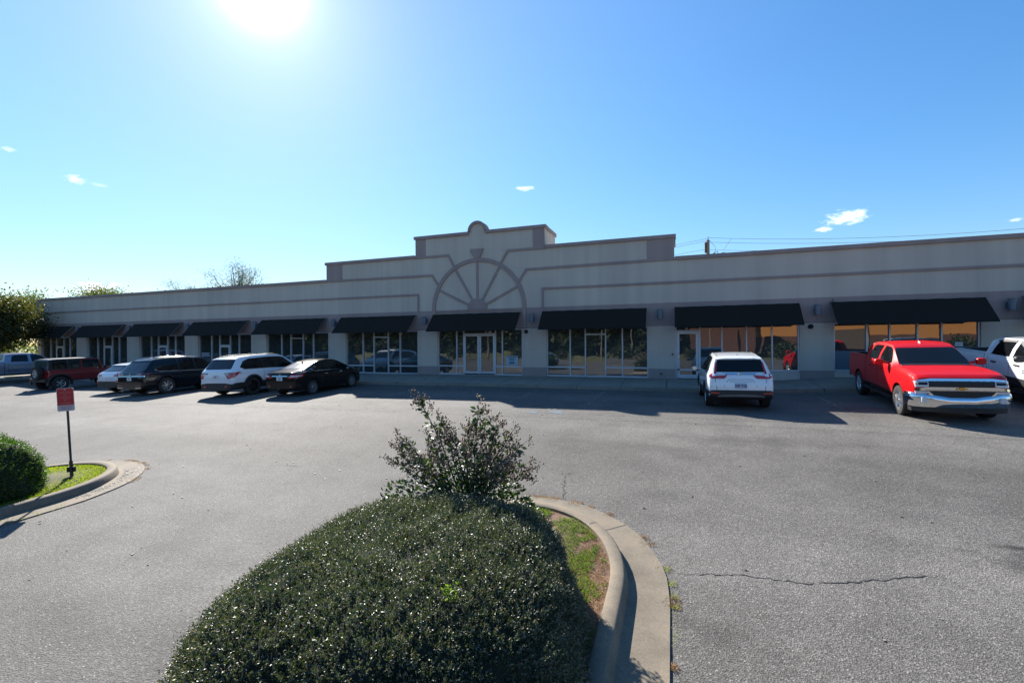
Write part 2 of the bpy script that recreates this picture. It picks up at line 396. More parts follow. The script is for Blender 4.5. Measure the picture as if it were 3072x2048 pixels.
# ------------------------------------------------------------------ the shop building
BX0, BX1 = -49.2, 31.0
bld = empty('retail_building', (-9.83, 22, 0), label='long low grey stucco strip mall with black awnings and stepped parapet over an arch relief', cat='building')
def bpart(mb, name, mats, **kw):
    """building parts are modelled in world space and parented to the building's empty"""
    o = mb.build(name, mats, None, **kw); o.parent = bld; o.matrix_parent_inverse = Matrix.Translation((9.83, -22, 0)); return o
def bsub(mb, name, mats, parent, **kw):
    o = mb.build(name, mats, None, **kw); o.parent = parent; return o

OPEN = [(-48.74, -44.03), (-42.76, -38.03), (-36.69, -31.94), (-30.65, -25.81), (-24.52, -19.62), (-18.36, -13.47), (-12.24, -7.37), (-6.11, -1.24), (-.05, 4.83), (6.04, 10.71), (12.0, 16.85), (18.2, 23.05), (24.3, 29.1)]
HEAD = 2.40
BANDZ, R1, R2, R3 = 3.45, 5.50, 6.51, 7.53
wall = MB()
edges = [BX0] + [e for o in OPEN for e in o] + [BX1]
def base_top(x): return .44 if x > -14 else (.44 + zwall(x) if x > -28 else 0.03)
for i in range(0, len(edges), 2):
    a, b = edges[i], edges[i + 1]; m = (a + b) / 2
    bt = base_top(m)
    wall.box(a, b, 22.0, 22.35, bt, HEAD, 0)
    wall.box(a - .0, b + .0, 21.985, 22.35, -1.6, bt - .001, 1)
wall.box(BX0, BX1, 21.988, 22.35, HEAD + .03, BANDZ, 1)
wall.box(BX0, BX1, 22.01, 22.35, HEAD, HEAD + .028, 2)       # reveal line under the band
wall.box(BX0, BX1, 22.0, 22.35, BANDZ + .002, R1 - .002, 0)
wall.box(-19.68, -.07, 22.0, 22.35, R1, R2 - .002, 0)
wall.box(-13.54, -6.15, 22.0, 22.35, R2, R3 - .002, 0)
# low walls under the two right-hand windows
wall.box(-.05 + 1.05, 4.83, 22.0, 22.35, -1.2, .36, 0)
wall.box(6.04, 10.71, 22.0, 22.35, -1.2, .40, 0)
for a, b in OPEN[10:]: wall.box(a, b, 22.0, 22.35, -1.2, .44, 0)
for a, b in OPEN[:4]: wall.box(a, b, 22.02, 22.3, -1.6, zwall((a + b) / 2) - .002, 1)
# small half-round top over the middle
def arc(cx, cz, r, a0, a1, n): return [(cx + r * math.cos(a0 + (a1 - a0) * i / n), cz + r * math.sin(a0 + (a1 - a0) * i / n)) for i in range(n + 1)]
wall.prism([(-10.22, R3 - .002)] + arc(-9.81, 7.56, .41, PI, 0, 16) + [(-9.40, R3 - .002)], facade, 0., -.35)
bpart(wall, 'wall', [M_LIGHT, M_TAUPE, M_CAP])
# shell behind: sides, back, returns of the stepped parapets, roof
sh = MB()
sh.box(BX0, BX0 + .3, 22.352, 40, -1.6, R1 - .3); sh.box(BX1 - .3, BX1, 22.352, 40, -1.6, R1 - .3); sh.box(BX0, BX1, 40.002, 40.3, -1.6, R1 - .3)
for x0, x1, z in ((-19.68, -.07, R2 - .05), (-13.54, -6.15, R3 - .05)):
    sh.box(x0, x0 + .25, 22.352, 24.1, 4.4, z); sh.box(x1 - .25, x1, 22.352, 24.1, 4.4, z)
bpart(sh, 'side_wall', M_LIGHT)
rf = MB(); rf.box(BX0 + .3, BX1 - .3, 22.352, 40, 4.7, 5.0); bpart(rf, 'roof', M_ROOFM)
# parapet caps
cap = MB()
def capbox(x0, x1, z, h=.13, out=.09, dep=.45): cap.box(x0, x1, 22.0 - out, 22.0 + dep, z - h, z + .03)
capbox(BX0 - .06, -19.70, R1); capbox(-.05, BX1 + .06, R1)
capbox(-19.76, -13.58, R2); capbox(-6.11, .01, R2); capbox(-13.62, -10.30, R3); capbox(-9.32, -6.07, R3)
for x, z in ((-6.15, R3), (-13.54, R3), (-.07, R2), (-19.68, R2)): cap.box(x - .28, x + .06, 22.455, 24.2, z - .16, z + .03)
cap.box(BX0 - .06, BX0 + .36, 22.455, 40.3, R1 - .4, R1 - .28)
o1 = arc(-9.81, 7.56, .53, PI, 0, 18); o2 = arc(-9.81, 7.56, .40, PI, 0, 18)
for (a, b), (c, d), (e, f), (g, h) in zip(o1, o1[1:], o2, o2[1:]): cap.prism([(a, b), (c, d), (g, h), (e, f)], facade, .092, -.4)
bpart(cap, 'parapet_cap', M_TAUPE)
# pilaster panels at each step
for x0, x1, z0, z1 in ((-19.68, -18.55, 5.46, R2 - .13), (-1.25, -.07, 5.46, R2 - .13), (-13.54, -12.93, 6.44, R3 - .13), (-6.75, -6.15, 6.44, R3 - .13), (BX0, BX0 + .55, BANDZ + .01, R1 - .13)):
    pl = MB(); pl.box(x0, x1, 21.965, 22.0, z0, z1); bpart(pl, 'pilaster', M_TAUPE)
# foam mouldings: each stepped line is a part of its own
def molding(pts, w=.105, d=.05, name='moulding'):
    m = MB()
    for (a, b), (c, e) in zip(pts, pts[1:]):
        L = math.hypot(c - a, e - b); nx, nz = -(e - b) / L * w / 2, (c - a) / L * w / 2
        tx, tz = (c - a) / L * w * .3, (e - b) / L * w * .3
        m.prism([(a - tx + nx, b - tz + nz), (c + tx + nx, e + tz + nz), (c + tx - nx, e + tz - nz), (a - tx - nx, b - tz - nz)], facade, d + random.uniform(0, .004), 0.0)
    return bpart(m, name, M_TAUPE)
molding([(BX0 + .55, 4.37), (-13.40, 4.37), (-13.40, BANDZ)])
molding([(BX1, 4.37), (-6.27, 4.37), (-6.27, BANDZ)])
molding([(-19.7, 5.43), (-12.52, 5.38), (-12.13, 4.80)], .12); molding([(0, 5.43), (-7.12, 5.38), (-7.50, 4.82)], .12)
molding([(-13.6, 6.40), (-11.52, 6.40), (-11.16, 5.74)], .12); molding([(-6.1, 6.40), (-8.11, 6.40), (-8.52, 5.74)], .12)
AC = (-9.83, 3.46)
ar = MB()
n = 48
oo = arc(*AC, 2.69, 0, PI, n); ii = arc(*AC, 2.49, 0, PI, n)
for i in range(n): ar.prism([oo[i], oo[i + 1], ii[i + 1], ii[i]], facade, .07, 0)
for a, b in ((-12.5, -12.32), (-7.34, -7.14)): ar.box(a, b, 21.93, 21.987, 2.45, AC[1])
bpart(ar, 'arch_relief', M_TAUPE)
hb = MB(); hb.prism(arc(*AC, .56, 0, PI, 20), facade, .078, 0); hb.box(-12.3, -7.35, 21.945, 21.987, 3.37, 3.455)
bpart(hb, 'arch_hub', M_TAUPE)
for ang in (26, 59.5, 90, 120.5, 154):
    a = math.radians(ang); c0 = (AC[0] + .54 * math.cos(a), AC[1] + .54 * math.sin(a)); c1 = (AC[0] + 2.5 * math.cos(a), AC[1] + 2.5 * math.sin(a))
    m = MB(); nx, nz = -math.sin(a) * .06, math.cos(a) * .06
    m.prism([(c0[0] + nx, c0[1] + nz), (c1[0] + nx, c1[1] + nz), (c1[0] - nx, c1[1] - nz), (c0[0] - nx, c0[1] - nz)], facade, .05, 0)
    bpart(m, 'arch_spoke', M_TAUPE)
ks = MB(); ks.prism([(-10.2, 6.62), (-9.48, 6.62), (-9.50, 6.5), (-9.67, 6.14), (-9.99, 6.14), (-10.18, 6.5)], facade, .09, 0); bpart(ks, 'keystone', M_TAUPE)

# windows and doors of every bay
GY = 22.12
def bar(m, x0, x1, z0, z1, y0=22.06, y1=22.18): m.box(x0, x1, y0, y1, z0, z1)
def window_bay(x0, x1, mull, z0, rail=None, rail_spans=None, transom=None, gmat=M_GLASS, head=HEAD):
    f = MB(); t = .055
    bar(f, x0, x0 + t, z0, head); bar(f, x1 - t, x1, z0, head)
    bar(f, x0 + t, x1 - t, head - t, head - .001); bar(f, x0 + t, x1 - t, z0, z0 + .075, 22.05, 22.185)
    for m in mull: bar(f, m - t / 2, m + t / 2, z0 + .076, head - t - .001)
    if rail:
        for a, b in rail_spans: bar(f, a, b, rail - .035, rail + .035, 22.065, 22.175)
    if transom:
        for a, b, z in transom: bar(f, a, b, z - .03, z + .03, 22.065, 22.175)
    o = bpart(f, 'window', M_ALU)
    xsn = [x0 + t] + sorted(mull) + [x1 - t]
    for a, b in zip(xsn, xsn[1:]):
        g = MB(); g.box(a, b, GY, GY + .012, z0 + .07, head - t)
        # each pane sits a hair out of true, as real panes do, so reflections break at the mullions
        p = g.build('pane', gmat, None); p.parent = o; w = random.uniform(-.004, .004)
        for v in p.data.vertices: v.co.y += (v.co.x - a) * w + (v.co.z - 1.2) * random.Random(int(a * 100)).uniform(-.004, .004)
    return o
def door(x0, x1, z0, z1, hinge_right=False, pull=True):
    f = MB(); s = .10
    y0, y1 = 22.05, 22.10
    f.box(x0, x0 + s, y0, y1, z0, z1); f.box(x1 - s, x1, y0, y1, z0, z1)
    f.box(x0 + s, x1 - s, y0, y1, z1 - s, z1); f.box(x0 + s, x1 - s, y0, y1, z0, z0 + .17)
    f.box(x0 + s, x1 - s, y0 + .055, y1 + .02, z0 + .98, z0 + 1.02)      # panic bar behind the glass
    o = bpart(f, 'door', M_ALU)
    g = MB(); g.box(x0 + s - .01, x1 - s + .01, y0 + .02, y0 + .032, z0 + .16, z1 - s + .01); bsub(g, 'glass', M_GLASS2, o)
    hx = x0 + s * .5 if hinge_right else x1 - s * .5
    sg = 1 if hinge_right else -1
    h = MB(); h.tube([(hx, 22.05, z0 + .86), (hx + sg * .02, 21.97, z0 + .88), (hx + sg * .02, 21.97, z0 + 1.12), (hx, 22.05, z0 + 1.14)], .012, 8)
    bsub(h, 'handle', M_CHROME, o, smooth=40)
    return o
# standard bay proportions measured from the left edge of the opening (m)
for k, (a, b) in enumerate(OPEN):
    w = b - a; z0 = zwall((a + b) / 2)
    if k in (0, 1, 2, 3, 4, 5, 7):
        m = [a + 1.19, a + 1.94, a + 2.91, a + 3.70]
        low = k < 4
        tz = 1.66 if low else 2.06
        window_bay(a, b, m, z0, z0 + .46, [(a, m[1]), (m[2], b)], [(m[1], m[2], tz)])
        if low: door(m[1] + .03, m[2] - .03, z0 + .02, tz - .035)
    elif k == 6:
        window_bay(a, b, [a + 1.13, a + 1.54, b - 1.50, b - 1.12], 0., .46, [(a, a + 1.54), (b - 1.50, b)], [(a + 1.54, b - 1.50, 2.17)])
        c = (a + 1.54 + b - 1.50) / 2
        door(a + 1.57, c - .01, .02, 2.14); door(c + .01, b - 1.53, .02, 2.14, hinge_right=True)
    elif k == 8:
        window_bay(a, b, [a + 1.03, a + 1.93, a + 2.90, a + 3.88], .0 + .37)
        f = MB(); f.prism([(a, 0), (a, 2.19), (a + 1.05, 2.19), (a + 1.05, 0), (a + .97, 0), (a + .97, 2.13), (a + .06, 2.13), (a + .06, 0)], lambda u, v, d: (u, 22.06 + d, v), -.004, .125)
        bpart(f, 'door_frame', M_ALU)
        door(a + .07, a + .96, .02, 2.12, hinge_right=True)
    elif k == 9:
        window_bay(a, b, [a + 1.14, a + 1.90, a + 2.78, a + 3.53], .41)
        fp = MB(); fp.box(a + .06, b - .06, GY - .012, GY - .004, .49, 1.25); bpart(fp, 'frosted_panel', M_FROST)
    else:
        window_bay(a, b, [a + 1.2, a + 2.4, a + 3.6], .45)
# rooms behind the glass
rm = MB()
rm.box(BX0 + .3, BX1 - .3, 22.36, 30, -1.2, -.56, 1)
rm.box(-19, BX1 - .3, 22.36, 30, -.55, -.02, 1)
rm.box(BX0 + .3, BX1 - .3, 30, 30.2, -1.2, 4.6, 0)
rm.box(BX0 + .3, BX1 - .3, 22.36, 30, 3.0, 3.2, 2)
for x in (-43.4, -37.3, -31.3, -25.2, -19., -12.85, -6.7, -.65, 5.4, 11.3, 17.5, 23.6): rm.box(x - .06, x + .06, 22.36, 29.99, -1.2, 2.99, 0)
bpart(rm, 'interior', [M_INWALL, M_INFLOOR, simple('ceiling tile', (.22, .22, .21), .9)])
bl = MB()
a = -6.11
for x0, x1 in ((a + .07, a + 1.16), (a + 1.22, a + 1.91), (a + 1.97, a + 2.88), (a + 2.94, a + 3.67), (a + 3.73, a + 4.80)): bl.box(x0, x1, 22.15, 22.17, 2.08, 2.35)
bpart(bl, 'blind', M_BLIND)

# awnings
def awning(x0, x1):
    f = MB(); t = .02
    P = [(21.985, 3.235), (21.80, 3.235), (21.02, 2.36), (21.0, 2.30)]
    Q = [(21.985, 3.215), (21.81, 3.215), (21.035, 2.35), (21.012, 2.30)]
    nx = 14; vs = []; fs = []
    for i in range(nx + 1):
        x = x0 + (x1 - x0) * i / nx
        sag = -.012 * math.sin(PI * ((i % 2)))
        for j, (y, z) in enumerate(P): vs.append((x, y, z - (.012 if (i % 2 and j == 1) else 0)))
        for y, z in reversed(Q): vs.append((x, y, z))
    for i in range(nx):
        for j in range(8): fs.append((i * 8 + j, (i + 1) * 8 + j, (i + 1) * 8 + (j + 1) % 8, i * 8 + (j + 1) % 8))
    fs += [tuple(range(8)), tuple(nx * 8 + k for k in range(7, -1, -1))]
    f.add(vs, fs)
    o = bpart(f, 'awning', M_AWN)
    g = MB()
    for x in (x0 + .04, x1 - .04, (x0 + x1) / 2):
        g.tube([(x, 21.98, 2.38), (x, 21.04, 2.34)], .016, 6); g.tube([(x, 21.97, 3.19), (x, 21.83, 3.19), (x, 21.05, 2.34)], .016, 6)
    g.tube([(x0 + .04, 21.05, 2.335), (x1 - .04, 21.05, 2.335)], .016, 6)
    bsub(g, 'awning_frame', M_ALU, o)
for k, (a, b) in enumerate(OPEN):
    awning(a - .14 if k != 8 else a - .02, b - .04 if k != 9 else b + .04)
# cylinder lamps on the piers
def sconce(x, z=2.94):
    m = MB(); y = 21.76
    m.tube([(x, y, z - .20), (x, y, z + .19)], .115, 20); m.tube([(x, y, z + .185), (x, y, z + .215)], .125, 20); m.tube([(x, y, z - .215), (x, y, z - .185)], .122, 20)
    o = bpart(m, 'wall_lamp', M_LAMP, smooth=40)
    b = MB(); b.box(x - .05, x + .05, 21.86, 21.96, z - .07, z + .05); b.box(x - .085, x + .085, 21.955, 21.988, z - .12, z + .1)
    bsub(b, 'bracket', M_LAMP, o)
for a, b in zip(OPEN, OPEN[1:]):
    sconce((a[1] + b[0]) / 2 - (.05 if b[0] < 0 else .0) + (.13 if b[0] == 12.0 else 0))
# small things on the piers
def dome_cam(x, z):
    m = MB(); m.lathe([(.001, -.13), (.05, -.12), (.075, -.08), (.085, -.03), (.10, -.028), (.10, 0)], 20, Matrix.Translation((x, 21.985, z)))
    bpart(m, 'security_camera', M_BLK, smooth=50)
dome_cam(-7.15, 2.24); dome_cam(5.23, 2.26)
m = MB(); m.box(-7.18, -7.07, 21.95, 21.998, 1.56, 1.69); bpart(m, 'keypad', M_ALU, bevel=.008)
m = MB(); m.box(-.2, -.16, 21.93, 21.998, 1.06, 1.16); bpart(m, 'card_reader', M_BLK, bevel=.006)
m = MB(); m.tube([(-.68, 21.99, .22), (-.68, 21.90, .22), (-.68, 21.88, .19)], .035, 10); bpart(m, 'hose_tap', M_STEM)
m = MB(); m.tube([(6.01, 21.95, 3.24), (6.01, 21.95, 3.33), (6.01, 21.93, 3.36)], .02, 8); bpart(m, 'conduit', M_LAMP)

# lettering ---------------------------------------------------------------
def text_mesh(s, size, align='CENTER', ext=.0, bold=0.):
    cu = bpy.data.curves.new('lettering', 'FONT'); cu.body = s; cu.size = size; cu.align_x = align; cu.align_y = 'CENTER'; cu.extrude = ext; cu.offset = bold; cu.resolution_u = 3
    ob = bpy.data.objects.new('tmp', cu); COL.objects.link(ob)
    dg = bpy.context.evaluated_depsgraph_get(); me = bpy.data.meshes.new_from_object(ob.evaluated_get(dg))
    bpy.data.objects.remove(ob); bpy.data.curves.remove(cu)
    return me
def join_text(lines, size_default=.03):
    """lines: (text, x, y, size, bold) on the local XY plane -> one mesh"""
    vs = []; fs = []
    for t, x, y, s, b in lines:
        me = text_mesh(t, s, bold=b); k = len(vs)
        vs += [(v.co.x + x, v.co.y + y, 0) for v in me.vertices]; fs += [[k + i for i in p.vertices] for p in me.polygons]
        bpy.data.meshes.remove(me)
    out = bpy.data.meshes.new('lettering'); out.from_pydata(vs, [], fs); return out
def text_obj(lines, mat, M, parent, name='lettering', thick=.002):
    """text laid on a plane: local x right, y up, +z towards the reader; M places it in parent's space"""
    me = join_text(lines)
    bm = bmesh.new(); bm.from_mesh(me)
    r = bmesh.ops.extrude_face_region(bm, geom=list(bm.faces)); bmesh.ops.translate(bm, verts=[g for g in r['geom'] if isinstance(g, bmesh.types.BMVert)], vec=(0, 0, thick))
    bmesh.ops.recalc_face_normals(bm, faces=bm.faces)
    bm.transform(M); bm.to_mesh(me); bm.free()
    return mesh_obj(name, me, mat, parent)
FRONT = Matrix(((1, 0, 0, 0), (0, 0, -1, 0), (0, 1, 0, 0), (0, 0, 0, 1)))      # reads from the lot (facing -Y)
# unit numbers in the transoms, half hidden by the awning edge
for xx, s in ((-9.42, '2'), (-9.12, 'L')):
    o = text_obj([(s, 0, 0, .22, .006)], M_ALU, Matrix.Translation((xx, 22.105, 2.27)) @ FRONT, None, 'unit_letter'); o.parent = bld; o.matrix_parent_inverse = Matrix.Translation((9.83, -22, 0))
o = text_obj([('75', 0, 0, .11, .003)], M_SIGNW, Matrix.Translation((.43, 22.105, 2.26)) @ FRONT, None, 'unit_number'); o.parent = bld; o.matrix_parent_inverse = Matrix.Translation((9.83, -22, 0))
# notices on the glass
def poster(name, x0, x1, z0, z1, mat, strips, tm, label):
    m = MB(); m.box(x0, x1, 22.098, 22.102, z0, z1); o = m.build(name, mat); tag(o, label, 'poster')
    q = MB()
    for (a, b, c, h) in strips:
        x = a
        while x < b:                       # broken into word-length strokes, as the print reads at this distance
            w = random.uniform(.018, .05); q.box(x, min(x + w, b), 22.0955, 22.0978, c - h / 2, c + h / 2); x += w + .008
    q.build('print', tm, o)
M_PBLUE = simple('notice pale blue', (.36, .47, .52), .6)
poster('poster', -8.30, -7.65, .53, 1.0, M_PBLUE, [(-8.25, -7.70, .945, .045), (-8.16, -7.80, .865, .04), (-8.12, -7.82, .79, .04), (-8.12, -7.84, .66, .09), (-8.2, -7.75, .57, .02)], M_PLATEB, 'pale blue printed notice on the glass right of the double doors')
poster('paper_notice', 9.98, 10.22, 1.42, 1.58, M_PLATE, [(10.0, 10.2, 1.54, .012), (10.0, 10.2, 1.50, .012), (10.02, 10.12, 1.46, .02)], M_SREFL, 'small white paper notice in the window behind the red pickup')
m = MB(); m.box(-30.45, -29.7, 22.10, 22.104, 1.12, 1.16); m.box(-30.4, -29.75, 22.10, 22.104, 1.03, 1.06); m.box(-30.42, -29.6, 22.10, 22.104, .95, .98)
bpart(m, 'window_lettering', M_PLATE)
# desk and box just inside the double-door shop
m = MB(); m.box(-8.9, -7.45, 22.9, 23.5, 0, 1.02); m.box(-8.95, -7.4, 22.85, 23.55, 1.02, 1.06)
tag(m.build('reception_desk', simple('desk laminate', (.42, .40, .36), .5)), 'pale counter inside the shop behind the blue notice', 'counter')
m = MB(); m.box(-11.55, -11.14, 22.6, 23.0, 0, .78); m.box(-11.57, -11.12, 22.58, 23.02, .42, .50)
tag(m.build('storage_box', simple('box pale blue', (.40, .50, .60), .5)), 'pale blue box on the floor inside the window left of the double doors', 'box')

# ------------------------------------------------------------------ kerbed islands
def nose_path(cx, hw, ys, yn, y0, n=26):
    """outline of an island seen from above: up the left side, round the nose, down the right"""
    pts = [(cx - hw, y0 + (ys - y0) * i / 8) for i in range(8)]
    for i in range(n + 1):
        a = PI - PI * i / n
        pts.append((cx + hw * math.cos(a), ys + (yn - ys) * math.sin(a)))
    pts += [(cx + hw, ys + (y0 - ys) * i / 8) for i in range(1, 9)]
    return pts
def offset(pts, d):
    out = []
    for i, p in enumerate(pts):
        a = pts[max(i - 1, 0)]; b = pts[min(i + 1, len(pts) - 1)]
        tx, ty = b[0] - a[0], b[1] - a[1]; l = math.hypot(tx, ty)
        out.append((p[0] - ty / l * d, p[1] + tx / l * d))       # left of travel = outside
    return out
def island(cx, hw, ys, yn, y0, label, joints):
    base = nose_path(cx, hw, ys, yn, y0)
    # cross-section from the inside to the gutter lip: (offset, height over asphalt)
    prof = [(-.16, -.1), (-.16, .135), (-.14, .15), (-.03, .15), (.0, .13), (.035, .015), (.09, .008), (.46, .016), (.47, -.03)]
    k = MB(); rings = []
    for d, h in prof:
        o = offset(base, d); rings.append([(x + (random.uniform(-.012, .012) if d > .4 else 0), y + (random.uniform(-.012, .012) if d > .4 else 0), gz(x, y) + h + .004) for x, y in o])
    n = len(base); vs = [v for r in rings for v in r]; fs = []
    for j in range(len(prof) - 1):
        for i in range(n - 1): fs.append((j * n + i, j * n + i + 1, (j + 1) * n + i + 1, (j + 1) * n + i))
    k.add(vs, fs)
    o = k.build('kerb', M_KERB, None, smooth=50); tag(o, label, 'kerb')
    # contraction joints: thin dark lines over the whole section
    for ji in joints:
        jm = MB(); i = ji
        tx, ty = base[i + 1][0] - base[i][0], base[i + 1][1] - base[i][1]; l = math.hypot(tx, ty); tx /= l; ty /= l
        for j in range(1, len(prof) - 2):
            a, b = rings[j][i], rings[j + 1][i]; w = .006
            jm.quad((a[0] - tx * w, a[1] - ty * w, a[2] + .0025), (a[0] + tx * w, a[1] + ty * w, a[2] + .0025), (b[0] + tx * w, b[1] + ty * w, b[2] + .0025), (b[0] - tx * w, b[1] - ty * w, b[2] + .0025))
        jm.build('joint', M_CLAD, o, fix=False)
    # soil inside
    inn = offset(base, -.155); m = MB(); c = 0
    xs_ = [p[0] for p in inn]
    rows = []
    for f in (1., .93, .8, .6, .35, .12):
        rows.append([(cx + (x - cx) * f, ys + (y - ys) * (f if y > ys else 1), gz(x, y) + .105) for x, y in inn])
    vs = [v for r in rows for v in r]; fs = []
    for j in range(len(rows) - 1):
        for i in range(n - 1): fs.append((j * n + i, j * n + i + 1, (j + 1) * n + i + 1, (j + 1) * n + i))
    fs.append([(len(rows) - 1) * n + i for i in range(n)])
    m.add(vs, fs)
    so = m.build('island_soil', M_GRASSG if cx < -8 else M_DIRT, None, smooth=60); tag(so, kind='structure')
    return base, inn
isl_a, inn_a = island(-2.03, 1.49, 4.9, 6.80, -8, 'pale concrete kerb and gutter curving round the near planted island', (15, 27, 38))
isl_b, inn_b = island(-11.74, 1.47, 4.75, 6.38, -8, 'pale concrete kerb and gutter round the island with the red sign', (12, 24, 37))

def inside(x, y, cx, hw, ys, yn):
    if abs(x - cx) > hw: return False
    if y <= ys: return True
    return ((x - cx) / hw) ** 2 + ((y - ys) / (yn - ys)) ** 2 < 1

# ------------------------------------------------------------------ leaves and blades (numpy)
def leaf_cloud(name, P, N, size, mat, parent=None, aspect=.45, spread=.9, rng=RNG, var=.4, kind=None, fold=.18, label=None, cat=None):
    """P points, N growing directions (n,3): one folded 4-corner leaf at each"""
    n = len(P); P = np.asarray(P, float); N = np.asarray(N, float)
    D = N + rng.normal(0, spread, (n, 3)); D /= np.linalg.norm(D, axis=1)[:, None] + 1e-9
    R = rng.normal(0, 1, (n, 3)); W = np.cross(D, R); W /= np.linalg.norm(W, axis=1)[:, None] + 1e-9
    U = np.cross(W, D)
    s = (np.asarray(size) * (1 + var * (rng.random(n) * 2 - 1)))[:, None]
    a = P; c = P + D * s; b = P + D * s * .5 + W * s * aspect * .5 + U * s * fold; d = P + D * s * .5 - W * s * aspect * .5 + U * s * fold
    V = np.stack([a, b, c, d], 1).reshape(-1, 3)
    me = bpy.data.meshes.new(name)
    me.vertices.add(4 * n); me.vertices.foreach_set('co', V.ravel())
    # two triangles sharing the midrib keep the fold
    me.loops.add(6 * n); me.polygons.add(2 * n)
    idx = np.arange(n)[:, None] * 4 + np.array([0, 1, 2, 0, 2, 3])[None, :]
    me.loops.foreach_set('vertex_index', idx.ravel().astype(np.int32))
    me.polygons.foreach_set('loop_start', (np.arange(2 * n) * 3).astype(np.int32))
    me.update(calc_edges=True)
    o = mesh_obj(name, me, mat, parent)
    return tag(o, label, cat, kind=kind)

def blades(name, pts, hgt, w, mat, lean=.5, rng=RNG):
    n = len(pts); P = np.asarray(pts, float)
    D = np.stack([rng.normal(0, lean, n), rng.normal(0, lean, n), np.ones(n)], 1); D /= np.linalg.norm(D, axis=1)[:, None]
    h = (hgt * rng.uniform(.4, 1.2, n))[:, None]
    a = rng.uniform(0, 2 * PI, n); W = np.stack([np.cos(a), np.sin(a), np.zeros(n)], 1) * w
    V = np.stack([P - W, P + W, P + D * h * .6 + W * .6, P + D * h + np.stack([D[:, 0], D[:, 1], -.3 * np.ones(n)], 1) * h * .3], 1).reshape(-1, 3)
    me = bpy.data.meshes.new(name); me.vertices.add(4 * n); me.vertices.foreach_set('co', V.ravel())
    me.loops.add(4 * n); me.polygons.add(n)
    me.loops.foreach_set('vertex_index', np.arange(4 * n).astype(np.int32)); me.polygons.foreach_set('loop_start', (np.arange(n) * 4).astype(np.int32))
    me.update(calc_edges=True)
    return tag(mesh_obj(name, me, mat), kind='stuff')

def vnoise(x, y, s, seed=0):
    v = 0
    for k in range(4):
        f = s * 1.9 ** k
        v += math.sin(x * f * 1.3 + seed + k * 2.1 + 1.7 * math.sin(y * f * .7 + k)) * math.cos(y * f + seed * 1.7 + 1.3 * math.sin(x * f * .9 - k)) / (1.5 ** k)
    return v

